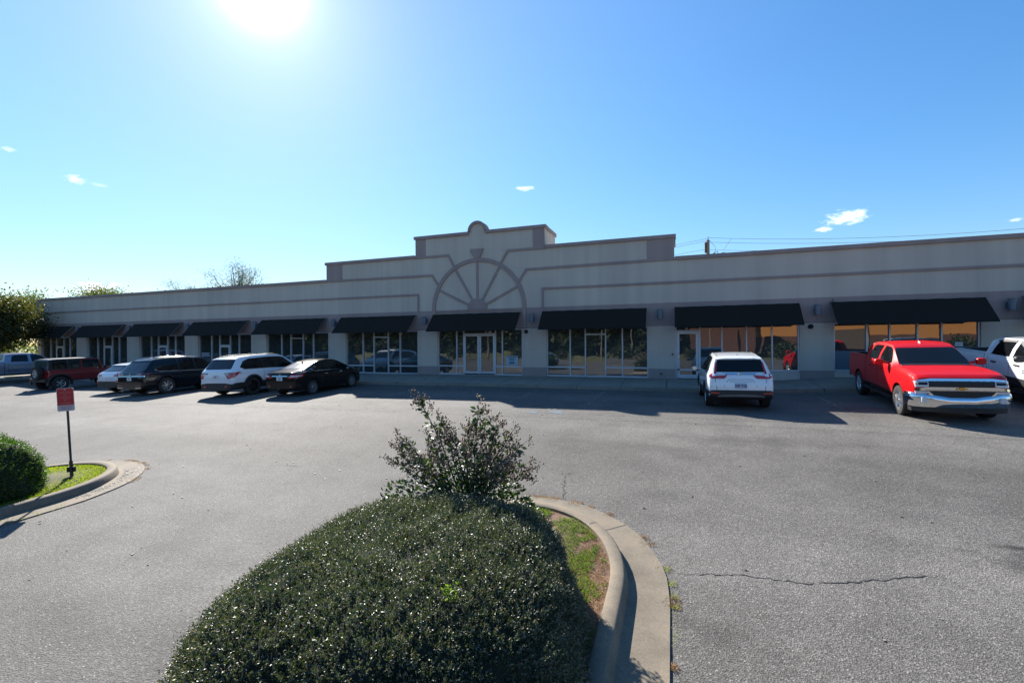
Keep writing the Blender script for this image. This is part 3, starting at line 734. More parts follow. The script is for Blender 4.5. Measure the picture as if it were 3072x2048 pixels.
# superellipsoid hedges: centre, radii, exponent
def hedge_pt(c, r, e, u, v, bump=.04, seed=0, k=.5, kz=.72):
    """u around, v 0 (foot) .. 1 (crown)"""
    th = v * PI / 2
    def sp(w, p): return math.copysign(abs(w) ** p, w)
    x = sp(math.cos(u), 2 / e) * sp(math.cos(th), k); y = sp(math.sin(u), 2 / e) * sp(math.cos(th), k); z = sp(math.sin(th), kz)
    b = 1 + bump * vnoise(3 * x + seed, 3 * y + z * 2, 1.4, seed)
    return (c[0] + r[0] * x * b, c[1] + r[1] * y * b, c[2] + r[2] * z * (1 + bump * .6 * vnoise(x * 3, y * 3, 1.1, seed + 3)))
def hedge(name, c, r, e, nleaf, lsize, mat, label, seed, tips=0):
    root = empty(name, c, label=label, cat='hedge')
    nu, nv = 72, 22; vs = []; fs = []
    for j in range(nv + 1):
        for i in range(nu):
            p = hedge_pt(c, (r[0] - .05, r[1] - .05, r[2] - .045), e, 2 * PI * i / nu, j / nv, .04, seed); vs.append((p[0] - c[0], p[1] - c[1], p[2] - c[2]))
    for j in range(nv):
        for i in range(nu): fs.append((j * nu + i, j * nu + (i + 1) % nu, (j + 1) * nu + (i + 1) % nu, (j + 1) * nu + i))
    m = MB(); m.add(vs, fs); m.build('dark_core', simple('hedge inside ' + str(seed), (.012, .016, .008), .95), root, smooth=180)  # solid dark dome under the leaves, blocks the view through
    # area-weighted sampling of the surface
    A = np.array(vs)[np.array(fs)]; ar = .5 * np.linalg.norm(np.cross(A[:, 2] - A[:, 0], A[:, 3] - A[:, 1]), axis=1)
    rng = np.random.default_rng(seed)
    def sample(n):
        f = rng.choice(len(fs), n, p=ar / ar.sum()); s, t = rng.random(n)[:, None], rng.random(n)[:, None]
        P = (A[f, 0] * (1 - s) + A[f, 1] * s) * (1 - t) + (A[f, 3] * (1 - s) + A[f, 2] * s) * t
        N = np.cross(A[f, 2] - A[f, 0], A[f, 3] - A[f, 1]); N /= np.linalg.norm(N, axis=1)[:, None] + 1e-9
        return P, N * np.sign((N * P).sum(1))[:, None]
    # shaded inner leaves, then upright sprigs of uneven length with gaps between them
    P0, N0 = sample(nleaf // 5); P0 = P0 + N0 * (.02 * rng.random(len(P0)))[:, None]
    ns = int(nleaf * .8 / 9); P, N = sample(ns)
    cell = np.sin(P[:, 0] * 21 + 3 * np.sin(P[:, 1] * 13)) * np.sin(P[:, 1] * 19 + 2 * np.sin(P[:, 2] * 27)) + .6 * np.sin(P[:, 2] * 23 + 2 * np.sin(P[:, 0] * 17))
    kp = rng.random(ns) < .80 + .3 * cell; P, N, cell = P[kp], N[kp], cell[kp]; ns = len(P)
    D = N + np.array([0, 0, .35]) + rng.normal(0, .38, (ns, 3)); D /= np.linalg.norm(D, axis=1)[:, None]
    ln = lsize * (2.4 + 1.0 * cell + 1.3 * rng.random(ns)) * np.where(rng.random(ns) < .05, 1.5, 1.)
    T = np.linspace(.12, 1, 9); B = (P[:, None, :] + D[:, None, :] * (T[None, :, None] * np.maximum(ln, lsize)[:, None, None])).reshape(-1, 3)
    NN = np.repeat(D, 9, 0) * .75 + rng.normal(0, .62, (ns * 9, 3))
    top = np.tile(T > .80, ns) & np.repeat(rng.random(ns) < tips, 9)
    sz = np.full(ns * 9, lsize) * np.tile(1.1 - .45 * T, ns)
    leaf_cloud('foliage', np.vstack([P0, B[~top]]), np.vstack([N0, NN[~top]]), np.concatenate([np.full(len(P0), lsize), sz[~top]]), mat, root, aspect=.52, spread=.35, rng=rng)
    if tips: leaf_cloud('young_shoots', B[top], NN[top], sz[top], M_TIPS, root, aspect=.45, spread=.3, rng=rng)
    return root
zA = gz(-2, 3.3) + .08
hedge('clipped_hedge', (-2.18, 3.40, zA - .04), (1.46, 1.84, 1.11), 2.42, 290000, .021, M_HEDGE, 'big dark green rounded hedge filling the near island in the foreground', 3, tips=.34)
zB = gz(-12.1, 3.2) + .1
hedge('clipped_hedge', (-11.85, 3.15, zB), (1.27, 2.1, 1.22), 3.0, 90000, .03, M_HEDGEL, 'bright green rounded hedge at the left edge beside the red sign', 5)

# crape myrtle growing out of the far end of the hedge
def myrtle(base, label):
    root = empty('flowering_shrub', base, label=label, cat='shrub')
    rng = np.random.default_rng(12); st = MB(); LP = []; LN = []; CP = []
    # canes: (x at tip, y at tip, height of tip), read as a low fan
    canes = [(-.66, .05, 1.36), (-.42, .15, 1.12), (-.18, -.05, 1.00), (-.80, -.1, .92), (-.98, .1, .74), (-.62, .2, .88), (.0, .1, 1.04), (.16, 0, 1.32), (.22, .1, 1.16), (.42, -.1, 1.14), (.52, .1, 1.02), (.70, 0, .92), (.62, -.2, .80), (.66, .2, .66), (.30, .2, .96), (-.30, -.2, .86), (-.1, .25, .86), (-1.0, 0, .62), (-.85, .2, .66), (.5, -.25, .7), (.1, -.25, .90), (-.5, -.3, .74), (.74, .1, .60), (.35, -.3, .85)]
    for k, (tx, ty, tz) in enumerate(canes):
        p0 = Vector((rng.uniform(-.12, .12), rng.uniform(-.12, .12), 0)); p3 = Vector((tx * .86, ty * .86, tz))
        p1 = p0.lerp(p3, .35) + Vector((0, 0, .16 * tz)); p2 = p0.lerp(p3, .7) + Vector((0, 0, .12 * tz))
        pts = []
        for i in range(11):
            t = i / 10; q = p0 * (1 - t) ** 3 + p1 * 3 * t * (1 - t) ** 2 + p2 * 3 * t * t * (1 - t) + p3 * t ** 3
            pts.append(q + Vector(rng.normal(0, .006, 3)))
        st.tube(pts, [.010 - .0065 * i / 10 for i in range(11)], 5, caps=False)
        L = (p3 - p0).length
        nl = int(88 * L)
        for _ in range(nl):
            t = rng.uniform(.22, .97) ** .9; i = min(9, int(t * 10)); f = t * 10 - i
            q = pts[i].lerp(pts[i + 1], f); d = (pts[i + 1] - pts[i]).normalized()
            side = Vector(rng.normal(0, 1, 3)); side = (side - side.dot(d) * d).normalized()
            LP.append(q + side * rng.uniform(.0, .07) * (1.25 - t)); LN.append(side + d * .5)
        # side twigs with seed panicles
        for j in range(12):
            t = rng.uniform(.52, 1.0); i = min(9, int(t * 10)); q = pts[i].lerp(pts[min(i + 1, 10)], t * 10 - i); d = (pts[min(i + 1, 10)] - pts[max(0, i - 1)]).normalized()
            side = Vector(rng.normal(0, 1, 3)); side = (side - side.dot(d) * d).normalized()
            e = q + (d * 1.0 + side * .9).normalized() * rng.uniform(.05, .13) if j else pts[10] + d * .10
            st.tube([q, e], [.0025, .0015], 4, caps=False)
            for _ in range(9 if j else 13):
                s2 = Vector(rng.normal(0, .022, 3)); CP.append(e + s2 - d * rng.uniform(-.02, .05)); st.tube([e - d * .03, CP[-1]], [.0012, .0010], 3, caps=False)
    # dense leafy skirt
    for _ in range(2300):
        a = rng.uniform(0, 2 * PI); r = rng.uniform(0, 1) ** .6; q = Vector(((.70 if math.cos(a) > 0 else .95) * r * math.cos(a), .45 * r * math.sin(a), rng.uniform(.0, .66) * (1 - .5 * r)))
        LP.append(q); LN.append(Vector((math.cos(a), math.sin(a), .7)))
    st.build('stem', M_STEM, root, smooth=180, fix=False)
    leaf_cloud('foliage', [tuple(p) for p in LP], [tuple(p) for p in LN], .052, M_MYRT, root, aspect=.52, spread=.45, rng=rng)
    # seed capsules: little octahedra
    C = np.array([tuple(p) for p in CP]); n = len(C); r = rng.uniform(.008, .0135, n)[:, None]
    O = np.array([(1, 0, 0), (-1, 0, 0), (0, 1, 0), (0, -1, 0), (0, 0, 1), (0, 0, -1)], float)
    V = (C[:, None, :] + O[None] * r[:, :, None]).reshape(-1, 3)
    F = np.array([(0, 2, 4), (2, 1, 4), (1, 3, 4), (3, 0, 4), (2, 0, 5), (1, 2, 5), (3, 1, 5), (0, 3, 5)])
    fs = (np.arange(n)[:, None, None] * 6 + F[None]).reshape(-1, 3)
    me = bpy.data.meshes.new('seed_heads'); me.from_pydata(V.tolist(), [], fs.tolist()); mesh_obj('seed_heads', me, M_CAPS, root)
    return root
sh_ = myrtle((-2.38, 4.95, zA + .55), 'leggy shrub with brown seed heads rising behind the near hedge')
sh_.scale = (1.2, 1.2, 1.07)
# a pale shoot sticking out of the near hedge
def shoot(base, h, label):
    root = empty('leafy_shoot', base, label=label, cat='shoot'); rng = np.random.default_rng(4); st = MB(); LP = []; LN = []
    for k in range(5):
        tip = Vector((rng.uniform(-.07, .07), rng.uniform(-.05, .03), h * rng.uniform(.6, 1.))); st.tube([(0, 0, 0), tip * .5 + Vector((0, 0, .01)), tip], [.003, .002, .001], 4, caps=False)
        for _ in range(16):
            t = rng.uniform(.2, 1); LP.append(tuple(tip * t)); a = rng.uniform(0, 2 * PI); LN.append((math.cos(a), math.sin(a), .5))
    st.build('stem', M_STEM, root, fix=False)
    leaf_cloud('foliage', LP, LN, .026, leaf_mat('shoot leaves', [(.10, .16, .03), (.14, .20, .04)], .4, .5), root, aspect=.45, spread=.3, rng=rng)
shoot((-1.38, 2.62, zA + 1.02), .17, 'small pale green shoot poking out of the near hedge')

# grass and litter in the islands
def scatter(n, x0, x1, y0, y1, test, zf):
    out = []; k = 0
    while len(out) < n and k < n * 30:
        k += 1; x, y = random.uniform(x0, x1), random.uniform(y0, y1)
        if test(x, y): out.append((x, y, zf(x, y)))
    return out
za = lambda x, y: gz(x, y) + .115
def in_a(x, y): return inside(x, y, -2.03, 1.30, 4.9, 6.61)
blades('grass', scatter(34000, -3.5, -.7, 2.0, 7.0, lambda x, y: in_a(x, y) and vnoise(x, y, 2.2, 1) > -.6 - .5 * (y - 5.2) and y > 3.7 + .4 * math.sin(x * 9) and not (x > -.93 and vnoise(x, y, 3., 4) > .15), za), .045, .0022, M_GRASS)
blades('dry_litter', scatter(15000, -3.5, -.7, 1.5, 7.0, lambda x, y: in_a(x, y) and (x > -1.3 or y > 6.5) and vnoise(x, y, 2.6, 7) > -.7, za), .03, .0022, M_STRAW, lean=2.5)
def in_b(x, y): return inside(x, y, -11.74, 1.29, 4.75, 6.19)
blades('grass', scatter(46000, -13.5, -10.5, 1.0, 6.6, lambda x, y: in_b(x, y) and vnoise(x, y, 1.9, 2) > -1.3, lambda x, y: gz(x, y) + .11), .05, .004, M_GRASSY)
blades('dry_litter', scatter(4000, -13.5, -10.5, 2.0, 6.6, lambda x, y: in_b(x, y) and vnoise(x, y, 1.9, 2) < -.2, lambda x, y: gz(x, y) + .11), .04, .004, M_STRAW, lean=2.5)
# weeds and pine needles along the gutter lip
def along(path, d0, d1, i0, i1, n, clump):
    out = []
    while len(out) < n:
        i = random.randint(i0, i1 - 1); t = random.random()
        if vnoise(i + t, 0, clump, 3) < .25: continue
        d = random.uniform(d0, d1); o = offset(path[max(0, i - 1):i + 3], d); o = o[1:3] if i else o[:2]
        x = o[0][0] * (1 - t) + o[1][0] * t; y = o[0][1] * (1 - t) + o[1][1] * t
        out.append((x, y, gz(x, y) + .012))
    return out
blades('pine_needles', along(isl_a, .39, .56, 19, 34, 3000, 1.1) + along(isl_a, .46, .53, 34, 36, 1600, 2.3), .028, .0018, M_STRAW, lean=2.2)
blades('weeds', along(isl_a, .47, .55, 31, 36, 350, 3.1), .028, .0016, M_GRASSY, lean=1.3)
blades('pine_needles', along(isl_b, .40, .55, 18, 30, 1500, 1.1), .03, .003, M_STRAW, lean=2.2)
blades('weeds', along(isl_b, .25, .52, 34, 39, 250, 2.1), .045, .003, M_GRASSY, lean=1.)
# rough broken aggregate on the left island's apron
def gravelly():
    m = MB(); rng = random.Random(3)
    for _ in range(260):
        a = rng.uniform(.15, 1.2); r = rng.uniform(.12, .44); x = -11.74 + (1.47 + r) * math.cos(a); y = 4.75 + (1.63 + r) * math.sin(a); z = gz(x, y) + .014; s = rng.uniform(.006, .016)
        T = Matrix.Translation((x, y, z)) @ Matrix.Rotation(rng.uniform(0, 6), 4, 'Z'); m.box(-s, s, -s * .7, s * .7, -.005, s * .6, 0, T)
    return tag(m.build('gravel', [M_CLAD, M_KERB]), kind='stuff')
gravelly()

# cracks in the asphalt
def crack(pts, w, seed, name='pavement_crack', jag=.03):
    rng = random.Random(seed); P = []
    for (a, b) in zip(pts, pts[1:]):
        L = math.dist(a, b); n = max(2, int(L / .045))
        for i in range(n):
            t = i / n; P.append((a[0] + (b[0] - a[0]) * t + rng.gauss(0, jag * .5), a[1] + (b[1] - a[1]) * t + rng.gauss(0, jag * .5)))
    P.append(pts[-1]); m = MB(); N = len(P); vs = []
    for i, (x, y) in enumerate(P):
        a = P[max(0, i - 1)]; b = P[min(N - 1, i + 1)]; tx, ty = b[0] - a[0], b[1] - a[1]; l = math.hypot(tx, ty) or 1
        ww = w * rng.uniform(.25, 1.3) * (1 if 2 < i < N - 3 else .4)
        z = gz(x, y) + .004
        vs += [(x - ty / l * ww, y + tx / l * ww, z), (x + ty / l * ww, y - tx / l * ww, z)]
    m.add(vs, [(2 * i, 2 * i + 1, 2 * i + 3, 2 * i + 2) for i in range(N - 1)])
    return tag(m.build(name, simple('crack fill %d' % seed, (.015, .014, .013), .95), fix=False), kind='structure')
crack([(-.04, 5.60), (.3, 5.66), (.65, 5.76), (1.05, 5.79), (1.3, 5.78), (1.75, 5.94), (2.22, 6.16), (2.7, 6.36)], .009, 1)
crack([(-1.72, 7.25), (-1.84, 7.7), (-1.96, 8.3), (-1.85, 8.7)], .007, 2, jag=.05)
crack([(-60, 12.4), (-40, 12.7), (-22, 12.9), (-8, 13.0), (3, 13.1), (12, 12.9), (24, 12.6)], .007, 3, jag=.05)
crack([(-5, 13.6), (4, 13.75), (10, 13.6)], .005, 4, jag=.05)
crack([(-8.3, 7.35), (-7.95, 7.55), (-7.4, 7.5)], .006, 5, jag=.08)
# worn paint: blue stall marking and ghost lines
def paint_patch(name, pts, mat, n, s, seed):
    rng = random.Random(seed); m = MB(); (x0, y0), (x1, y1) = pts
    for _ in range(n):
        x = rng.uniform(x0, x1); y = rng.uniform(y0, y1)
        if vnoise(x, y, 4, seed) < 0: continue
        a = s * rng.uniform(.4, 1.4); b = s * rng.uniform(.3, .9); z = gz(x, y) + .004 + rng.uniform(0, .001)
        m.quad((x - a, y - b, z), (x + a, y - b * .8, z), (x + a * .8, y + b, z), (x - a, y + b * .9, z))
    return tag(m.build(name, mat, fix=False), kind='structure')
paint_patch('parking_marking', ((-4.35, 13.6), (-3.2, 13.95)), simple('worn blue paint', (.12, .165, .21), .8), 150, .06, 5)
paint_patch('parking_marking', ((-3.9, 14.0), (-3.4, 14.3)), simple('worn white paint', (.24, .24, .23), .8), 60, .05, 6)
mwp = MATS['worn white paint']
for X in (-11.2, -8.4, -5.6, -2.8, 4.6, 8.9): paint_patch('parking_marking', ((X - .05, 15.2), (X + .05, 19.3)), mwp, 150, .03, int(X * 10) % 17)
# loose bits lying about
lit = MB(); rng = random.Random(9)
for _ in range(260):
    x, y = rng.uniform(-14, 12), rng.uniform(2.5, 14)
    if inside(x, y, -2.03, 2.0, 4.9, 7.3) or inside(x, y, -11.74, 2.0, 4.75, 6.9): continue
    s = rng.uniform(.006, .018); T = Matrix.Translation((x, y, gz(x, y) + .004)) @ Matrix.Rotation(rng.uniform(0, 6), 4, 'Z'); lit.box(-s, s, -s * .6, s * .6, 0, s * .5, rng.choice((0, 0, 1)), T)
tag(lit.build('loose_stones', [M_CLAD, M_CONC]), kind='stuff')

# ------------------------------------------------------------------ the red sign
def sign(loc, yaw, tilt):
    root = empty('no_trespassing_sign', loc, (tilt[0], tilt[1], yaw), 'red and white no soliciting, loitering or trespassing sign on a dark post', 'sign')
    m = MB(); m.tube([(0, 0, -.1), (0, 0, 1.60)], .024, 4); m.tube([(0, 0, -.05), (0, 0, .34)], .036, 4)
    m.box(-.07, .07, -.02, .02, .12, .22)
    p = m.build('post', M_POST, root)
    def rr(w, h, r, cz, n=5):
        o = []
        for cx, cy, a0 in ((w / 2 - r, h / 2 - r, 0), (-w / 2 + r, h / 2 - r, PI / 2), (-w / 2 + r, -h / 2 + r, PI), (w / 2 - r, -h / 2 + r, 1.5 * PI)):
            o += [(cx + r * math.cos(a0 + PI / 2 * i / n), cz + cy + r * math.sin(a0 + PI / 2 * i / n)) for i in range(n + 1)]
        return o
    cz = 1.56 + .0; fn = lambda u, v, d: (u, -.03 - d, v)
    m = MB(); m.prism(rr(.305, .457, .03, cz), fn, 0, .003); b = m.build('sign_panel', M_SIGNW, root)
    m = MB(); o = rr(.285, .437, .022, cz); top = [q for q in o if q[1] > cz - .105]; m.prism([(-.1425, cz - .11)][::-1] + [] if False else [(.1425, cz - .11)] + [q for q in o if q[1] > cz - .10] + [(-.1425, cz - .11)], fn, .0032, .005); m.build('red_field', M_SIGNR, b)
    T = Matrix.Translation((0, -.0355, 0)) @ FRONT
    text_obj([('NO', 0, cz + .185, .036, .0), ('SOLICITING', 0, cz + .135, .036, .0), ('NO', 0, cz + .085, .036, .0), ('LOITERING', 0, cz + .037, .036, .0), ('NO', 0, cz - .013, .036, .0), ('TRESPASSING', 0, cz - .070, .036, .0)], simple('sign lettering', (.42, .22, .21), .5), T, b)
    text_obj([('VIOLATORS WILL BE', 0, cz - .14, .022, .0), ('PROSECUTED', 0, cz - .18, .028, .0)], M_SIGNR, Matrix.Translation((0, -.0335, 0)) @ FRONT, b)
    m = MB()
    for z in (cz + .2, cz - .2): m.lathe([(.001, -.044), (.009, -.042), (.01, -.034)], 8, Matrix.Translation((0, 0, z)))
    m.build('bolt', M_ALU, b)
sign((-11.32, 5.56, gz(-11.32, 5.56) + .10), math.radians(28), (math.radians(-1), math.radians(-3.5)))

# ------------------------------------------------------------------ vehicles
def body_section(S, x):
    g = lambda k: interp(S[k], x)
    w, wt, belt, top, bot = g('w'), g('wt'), g('belt'), g('top'), g('bot')
    wt = min(wt, w * .98); h = belt - bot; gh = top - belt; cr = min(S.get('crown', .05), gh * .35 + .008)
    tum = S.get('tumble', .955)
    return [(0, bot), (w * .80, bot), (w * .93, bot + h * .02), (w * .985, bot + h * .12), (w, bot + h * .38), (w * 1.0, bot + h * .62), (w * .985, bot + h * .85), (w * .965, belt - .012),
            (w * tum - .01, belt + min(.015, gh * .2)), (w * tum * .5 + wt * .5 + .012 * min(1, gh * 3), belt + (gh - cr) * .52), (wt + .008, top - cr - gh * .05), (wt - .035, top - cr * .45), (wt * .62, top - cr * .1), (wt * .3, top - .004), (0, top)]
def loft(S):
    xsn = sorted(set([round(x, 4) for k in ('w', 'wt', 'belt', 'top', 'bot') for x, _ in S[k]]))
    x0, x1 = S['top'][0][0], S['top'][-1][0]
    xx = []
    for a, b in zip(xsn, xsn[1:]):
        if a < x0 - 1e-6 or b > x1 + 1e-6: continue
        n = max(1, int((b - a) / .09)); xx += [a + (b - a) * i / n for i in range(n)]
    xx.append(x1)
    V = []; F = []
    for x in xx:
        h = body_section(S, x); V.append([(x, y, z) for y, z in h] + [(x, -y, z) for y, z in h[-2:0:-1]])
    n = len(V[0]); vs = [v for r in V for v in r]
    for i in range(len(V) - 1):
        for k in range(n): F.append((i * n + k, i * n + (k + 1) % n, (i + 1) * n + (k + 1) % n, (i + 1) * n + k))
    F.append(tuple(range(n))); F.append(tuple((len(V) - 1) * n + k for k in range(n - 1, -1, -1)))
    return vs, F

def cut(o, cutters):
    for c in cutters:
        md = o.modifiers.new('cut', 'BOOLEAN'); md.object = c; md.operation = 'DIFFERENCE'; md.solver = 'EXACT'
        try: md.material_mode = 'TRANSFER'
        except Exception: pass
    dg = bpy.context.evaluated_depsgraph_get(); me = bpy.data.meshes.new_from_object(o.evaluated_get(dg))
    o.modifiers.clear(); old = o.data; o.data = me; bpy.data.meshes.remove(old)
    for c in cutters:
        d = c.data; bpy.data.objects.remove(c); bpy.data.meshes.remove(d)

class Car:
    def __init__(s, name, S, mats, label, cat, group=None):
        s.S = S; s.root = empty(name, label=label, cat=cat, group=group)
        vs, fs = loft(S)
        me = bpy.data.meshes.new('body'); me.from_pydata(vs, [], fs)
        bm = bmesh.new(); bm.from_mesh(me); bmesh.ops.recalc_face_normals(bm, faces=bm.faces)
        bmesh.ops.triangulate(bm, faces=[f for f in bm.faces if len(f.verts) > 4])
        s.bvh = BVHTree.FromBMesh(bm); bm.to_mesh(me); bm.free()
        s.body = mesh_obj('body', me, mats, s.root)
        for i, f in enumerate(me.polygons):
            fn = S.get('matfn')
            if fn: f.material_index = fn(*f.center)
        R = S['R']; cs = []
        for xw in S['wheels']:
            for sg in (1, -1):
                c = MB(); c.lathe([(.001, sg * .42), (R + S.get('gap', .055), sg * .42), (R + S.get('gap', .055), sg * 1.4), (.001, sg * 1.4)], 40, Matrix.Translation((xw, 0, R + .01)))
                co = c.build('cutter', M_BLK); cs.append(co)
                me2 = co.data; bmm = bmesh.new(); bmm.from_mesh(me2); bmesh.ops.remove_doubles(bmm, verts=bmm.verts, dist=.003); bmesh.ops.recalc_face_normals(bmm, faces=bmm.faces); bmm.to_mesh(me2); bmm.free()
        for b in S.get('cuts', []):
            c = MB(); c.box(*b); cs.append(c.build('cutter', M_BLK))
        cut(s.body, cs)
        me = s.body.data; me.polygons.foreach_set('use_smooth', [True] * len(me.polygons)); me.set_sharp_from_angle(angle=math.radians(S.get('sharp', 32)))
    def project(s, u, v, axis, sg, off):
        if axis == 'y': o = Vector((u, sg * 3, v)); d = Vector((0, -sg, 0))
        elif axis == 'x': o = Vector((sg * 6, u, v)); d = Vector((-sg, 0, 0))
        else: o = Vector((u, v, 4)); d = Vector((0, 0, -1))
        h = s.bvh.ray_cast(o, d)
        if h[0] is None: return None
        return h[0] - d * off
    def decal(s, name, mat, polys, axis, sg=1, off=.006, cell=.07, parent=None, mirror=False, depth=.012, smooth=True, label=None):
        """panels laid on the body: outlines in the side (x,z), end (y,z) or top (x,y) view, given real thickness"""
        out = []
        sets = [(polys, sg)]
        if mirror:
            if axis == 'y': sets.append((polys, -sg))
            else: sets.append(([[(-u, v) if axis == 'x' else (u, -v) for u, v in p] for p in polys], sg))
        for ps, sgn in sets:
            bm = bmesh.new()
            for p in ps:
                vs = [bm.verts.new((u, v, 0)) for u, v in p]; bm.faces.new(vs)
            bmesh.ops.triangulate(bm, faces=list(bm.faces), ngon_method='EAR_CLIP')
            us = [v.co.x for v in bm.verts]; vv = [v.co.y for v in bm.verts]
            for ax, lo, hi in ((0, min(us), max(us)), (1, min(vv), max(vv))):
                k = math.ceil(lo / cell) * cell
                while k < hi:
                    co = [0, 0, 0]; co[ax] = k; no = [0, 0, 0]; no[ax] = 1
                    bmesh.ops.bisect_plane(bm, geom=list(bm.verts) + list(bm.edges) + list(bm.faces), plane_co=co, plane_no=no); k += cell
            bad = []
            for v in bm.verts:
                q = s.project(v.co.x, v.co.y, axis, sgn, off)
                if q is None: bad.append(v)
                else: v.co = q
            if bad: bmesh.ops.delete(bm, geom=bad, context='VERTS')
            if not bm.faces: bm.free(); continue
            d = {'y': Vector((0, -sgn, 0)), 'x': Vector((-sgn, 0, 0)), 'z': Vector((0, 0, -1))}[axis]
            be = [e for e in bm.edges if e.is_boundary]
            r = bmesh.ops.extrude_edge_only(bm, edges=be); bmesh.ops.translate(bm, verts=[g for g in r['geom'] if isinstance(g, bmesh.types.BMVert)], vec=d * (depth + off))
            bmesh.ops.recalc_face_normals(bm, faces=bm.faces)
            # faces must look outwards
            if sum(f.normal.dot(d) * f.calc_area() for f in bm.faces) > 0: bmesh.ops.reverse_faces(bm, faces=bm.faces)
            me = bpy.data.meshes.new(name); bm.to_mesh(me); bm.free()
            if smooth: me.polygons.foreach_set('use_smooth', [True] * len(me.polygons)); me.set_sharp_from_angle(angle=math.radians(40))
            o = mesh_obj(name, me, mat, parent or s.root)
            if label: o['label'] = label
            out.append(o)
        return out
    def line(s, name, pts, axis, sg=1, w=.006, mat=None, mirror=True, parent=None, off=.0025):
        qs = []
        for (a, b), (c, d) in zip(pts, pts[1:]):
            L = math.hypot(c - a, d - b) or 1; nx, ny = -(d - b) / L * w, (c - a) / L * w
            qs.append([(a + nx, b + ny), (c + nx, d + ny), (c - nx, d - ny), (a - nx, b - ny)])
        return s.decal(name, mat or M_BLK, qs, axis, sg, off=off, cell=.12, mirror=mirror, depth=.002, parent=parent)
    def wheel(s, xw, sg, track, R, wd=.24, rim=.23, n=5, style='spoke', rm=M_ALLOY, dual=False):
        T = Matrix.Translation((xw, sg * track, R))
        m = MB(); h = wd / 2
        M = T @ Matrix.Diagonal((1, sg, 1, 1))
        m.lathe([(rim * .98, h - .075), (rim * .98, -h)], 32, M); m.lathe([(.001, h - .085), (rim, h - .085)], 32, M); m.lathe([(.001, h - .07), (.13, h - .07), (.13, h - .09)], 24, M)
        w = m.build('wheel', M_BLK, s.root, smooth=40)
        m = MB(); m.lathe([(rim * .97, -h + .01), (rim, -h + .01), (R * .95, -h + .005), (R * .99, -h + .035), (R, -h + .06), (R, h - .06), (R * .99, h - .03), (R * .95, h - .004), (R * .86, h + .002), (rim + .015, h - .008), (rim, h - .02), (rim * .97, h - .04)], 40, M)
        # tread blocks break the edge of the tyre
        for k in range(40):
            a = 2 * PI * k / 40
            m.box(-.018, .018, h - .075, h - .022, R - .012, R + .004, 0, M @ Matrix.Rotation(a, 4, 'Y'))
        m.build('tyre', M_TYRE, w, smooth=30)
        m = MB()
        m.lathe([(rim * 1.0, h - .022), (rim * .99, h - .012), (rim * .93, h - .016), (rim * .90, h - .05), (rim * .91, h - .08)], 40, M)
        m.lathe([(.001, h - .012), (.030, h - .012), (.034, h - .02), (.062, h - .024), (.066, h - .05)], 20, M)
        for k in range(n):
            a = 2 * PI * k / n + .3
            for da, wd2 in (((-.14, .5), (.14, .5)) if dual else ((0, 1.),)):
                RM = M @ Matrix.Rotation(a + da, 4, 'Y')
                w0, w1 = (.030 if n <= 8 else .012) * wd2 + .004, (.040 if n <= 6 else .018 if n <= 8 else .009) * wd2 + .004
                vs = [RM @ Vector(q) for q in ((-w0, h - .024, .045), (w0, h - .024, .045), (w1, h - .028, rim * .95), (-w1, h - .028, rim * .95), (-w0 * 1.3, h - .065, .045), (w0 * 1.3, h - .065, .045), (w1 * 1.25, h - .06, rim * .95), (-w1 * 1.25, h - .06, rim * .95))]
                m.add(vs, [(0, 1, 2, 3), (7, 6, 5, 4), (0, 4, 5, 1), (1, 5, 6, 2), (2, 6, 7, 3), (3, 7, 4, 0)])
        m.build('rim', rm, w, smooth=35)
        return w
    def wheels(s, **kw):
        for xw in s.S['wheels']:
            for sg in (1, -1): s.wheel(xw, sg, s.S['track'], s.S['R'], **kw)
    def mirror(s, x, y, z, mat, size=(.12, .20, .13), arm=.10):
        for sg in (1, -1):
            m = MB(); m.tube([(x, sg * (y - .03), z - .03), (x, sg * (y + arm), z)], .03, 8)
            a, b, c = size; cy = sg * (y + arm + b / 2)
            n = 14; prof = []
            for i in range(5):
                t = -1 + 2 * i / 4; r = math.sqrt(max(0.05, 1 - (t * .92) ** 2))
                prof.append([(x + t * a / 2, cy + math.copysign(abs(math.cos(2 * PI * k / n)) ** .6, math.cos(2 * PI * k / n)) * b / 2 * (.72 + .28 * r), z + .01 + math.copysign(abs(math.sin(2 * PI * k / n)) ** .6, math.sin(2 * PI * k / n)) * c / 2 * (.72 + .28 * r)) for k in range(n)])
            vs = [v for p in prof for v in p]; fs = [(i * n + k, i * n + (k + 1) % n, (i + 1) * n + (k + 1) % n, (i + 1) * n + k) for i in range(4) for k in range(n)] + [tuple(range(n)), tuple(4 * n + k for k in range(n))]
            m.add(vs, fs); mo = m.build('mirror', mat, s.root, smooth=50)
            g = MB(); g.prism([(cy + math.cos(2 * PI * k / 12) * b * .42, z + .01 + math.sin(2 * PI * k / 12) * c * .40) for k in range(12)], lambda u, v, d: (x - a / 2 - .002 - d, u, v), 0, .004); g.build('mirror_glass', M_CHROME, mo)
    def plate(s, z, text, sub, xsg=-1, mat=M_PLATE, tm=M_PLATEB):
        q = s.project(0, z, 'x', xsg, .02); x = q.x
        m = MB(); m.box(x - .006, x + .006, -.155, .155, z - .078, z + .078); p = m.build('license_plate', mat, s.root, bevel=.004)
        rot = Matrix(((0, 0, xsg, 0), (xsg, 0, 0, 0), (0, 1, 0, 0), (0, 0, 0, 1)))
        T = Matrix.Translation((x + xsg * .007, 0, 0)) @ rot
        lines = [(text, 0, z - .004, .098, .003)] + [(t, 0, z + dz, sz, .001) for t, dz, sz in sub]
        text_obj(lines, tm, T, p)
        return p
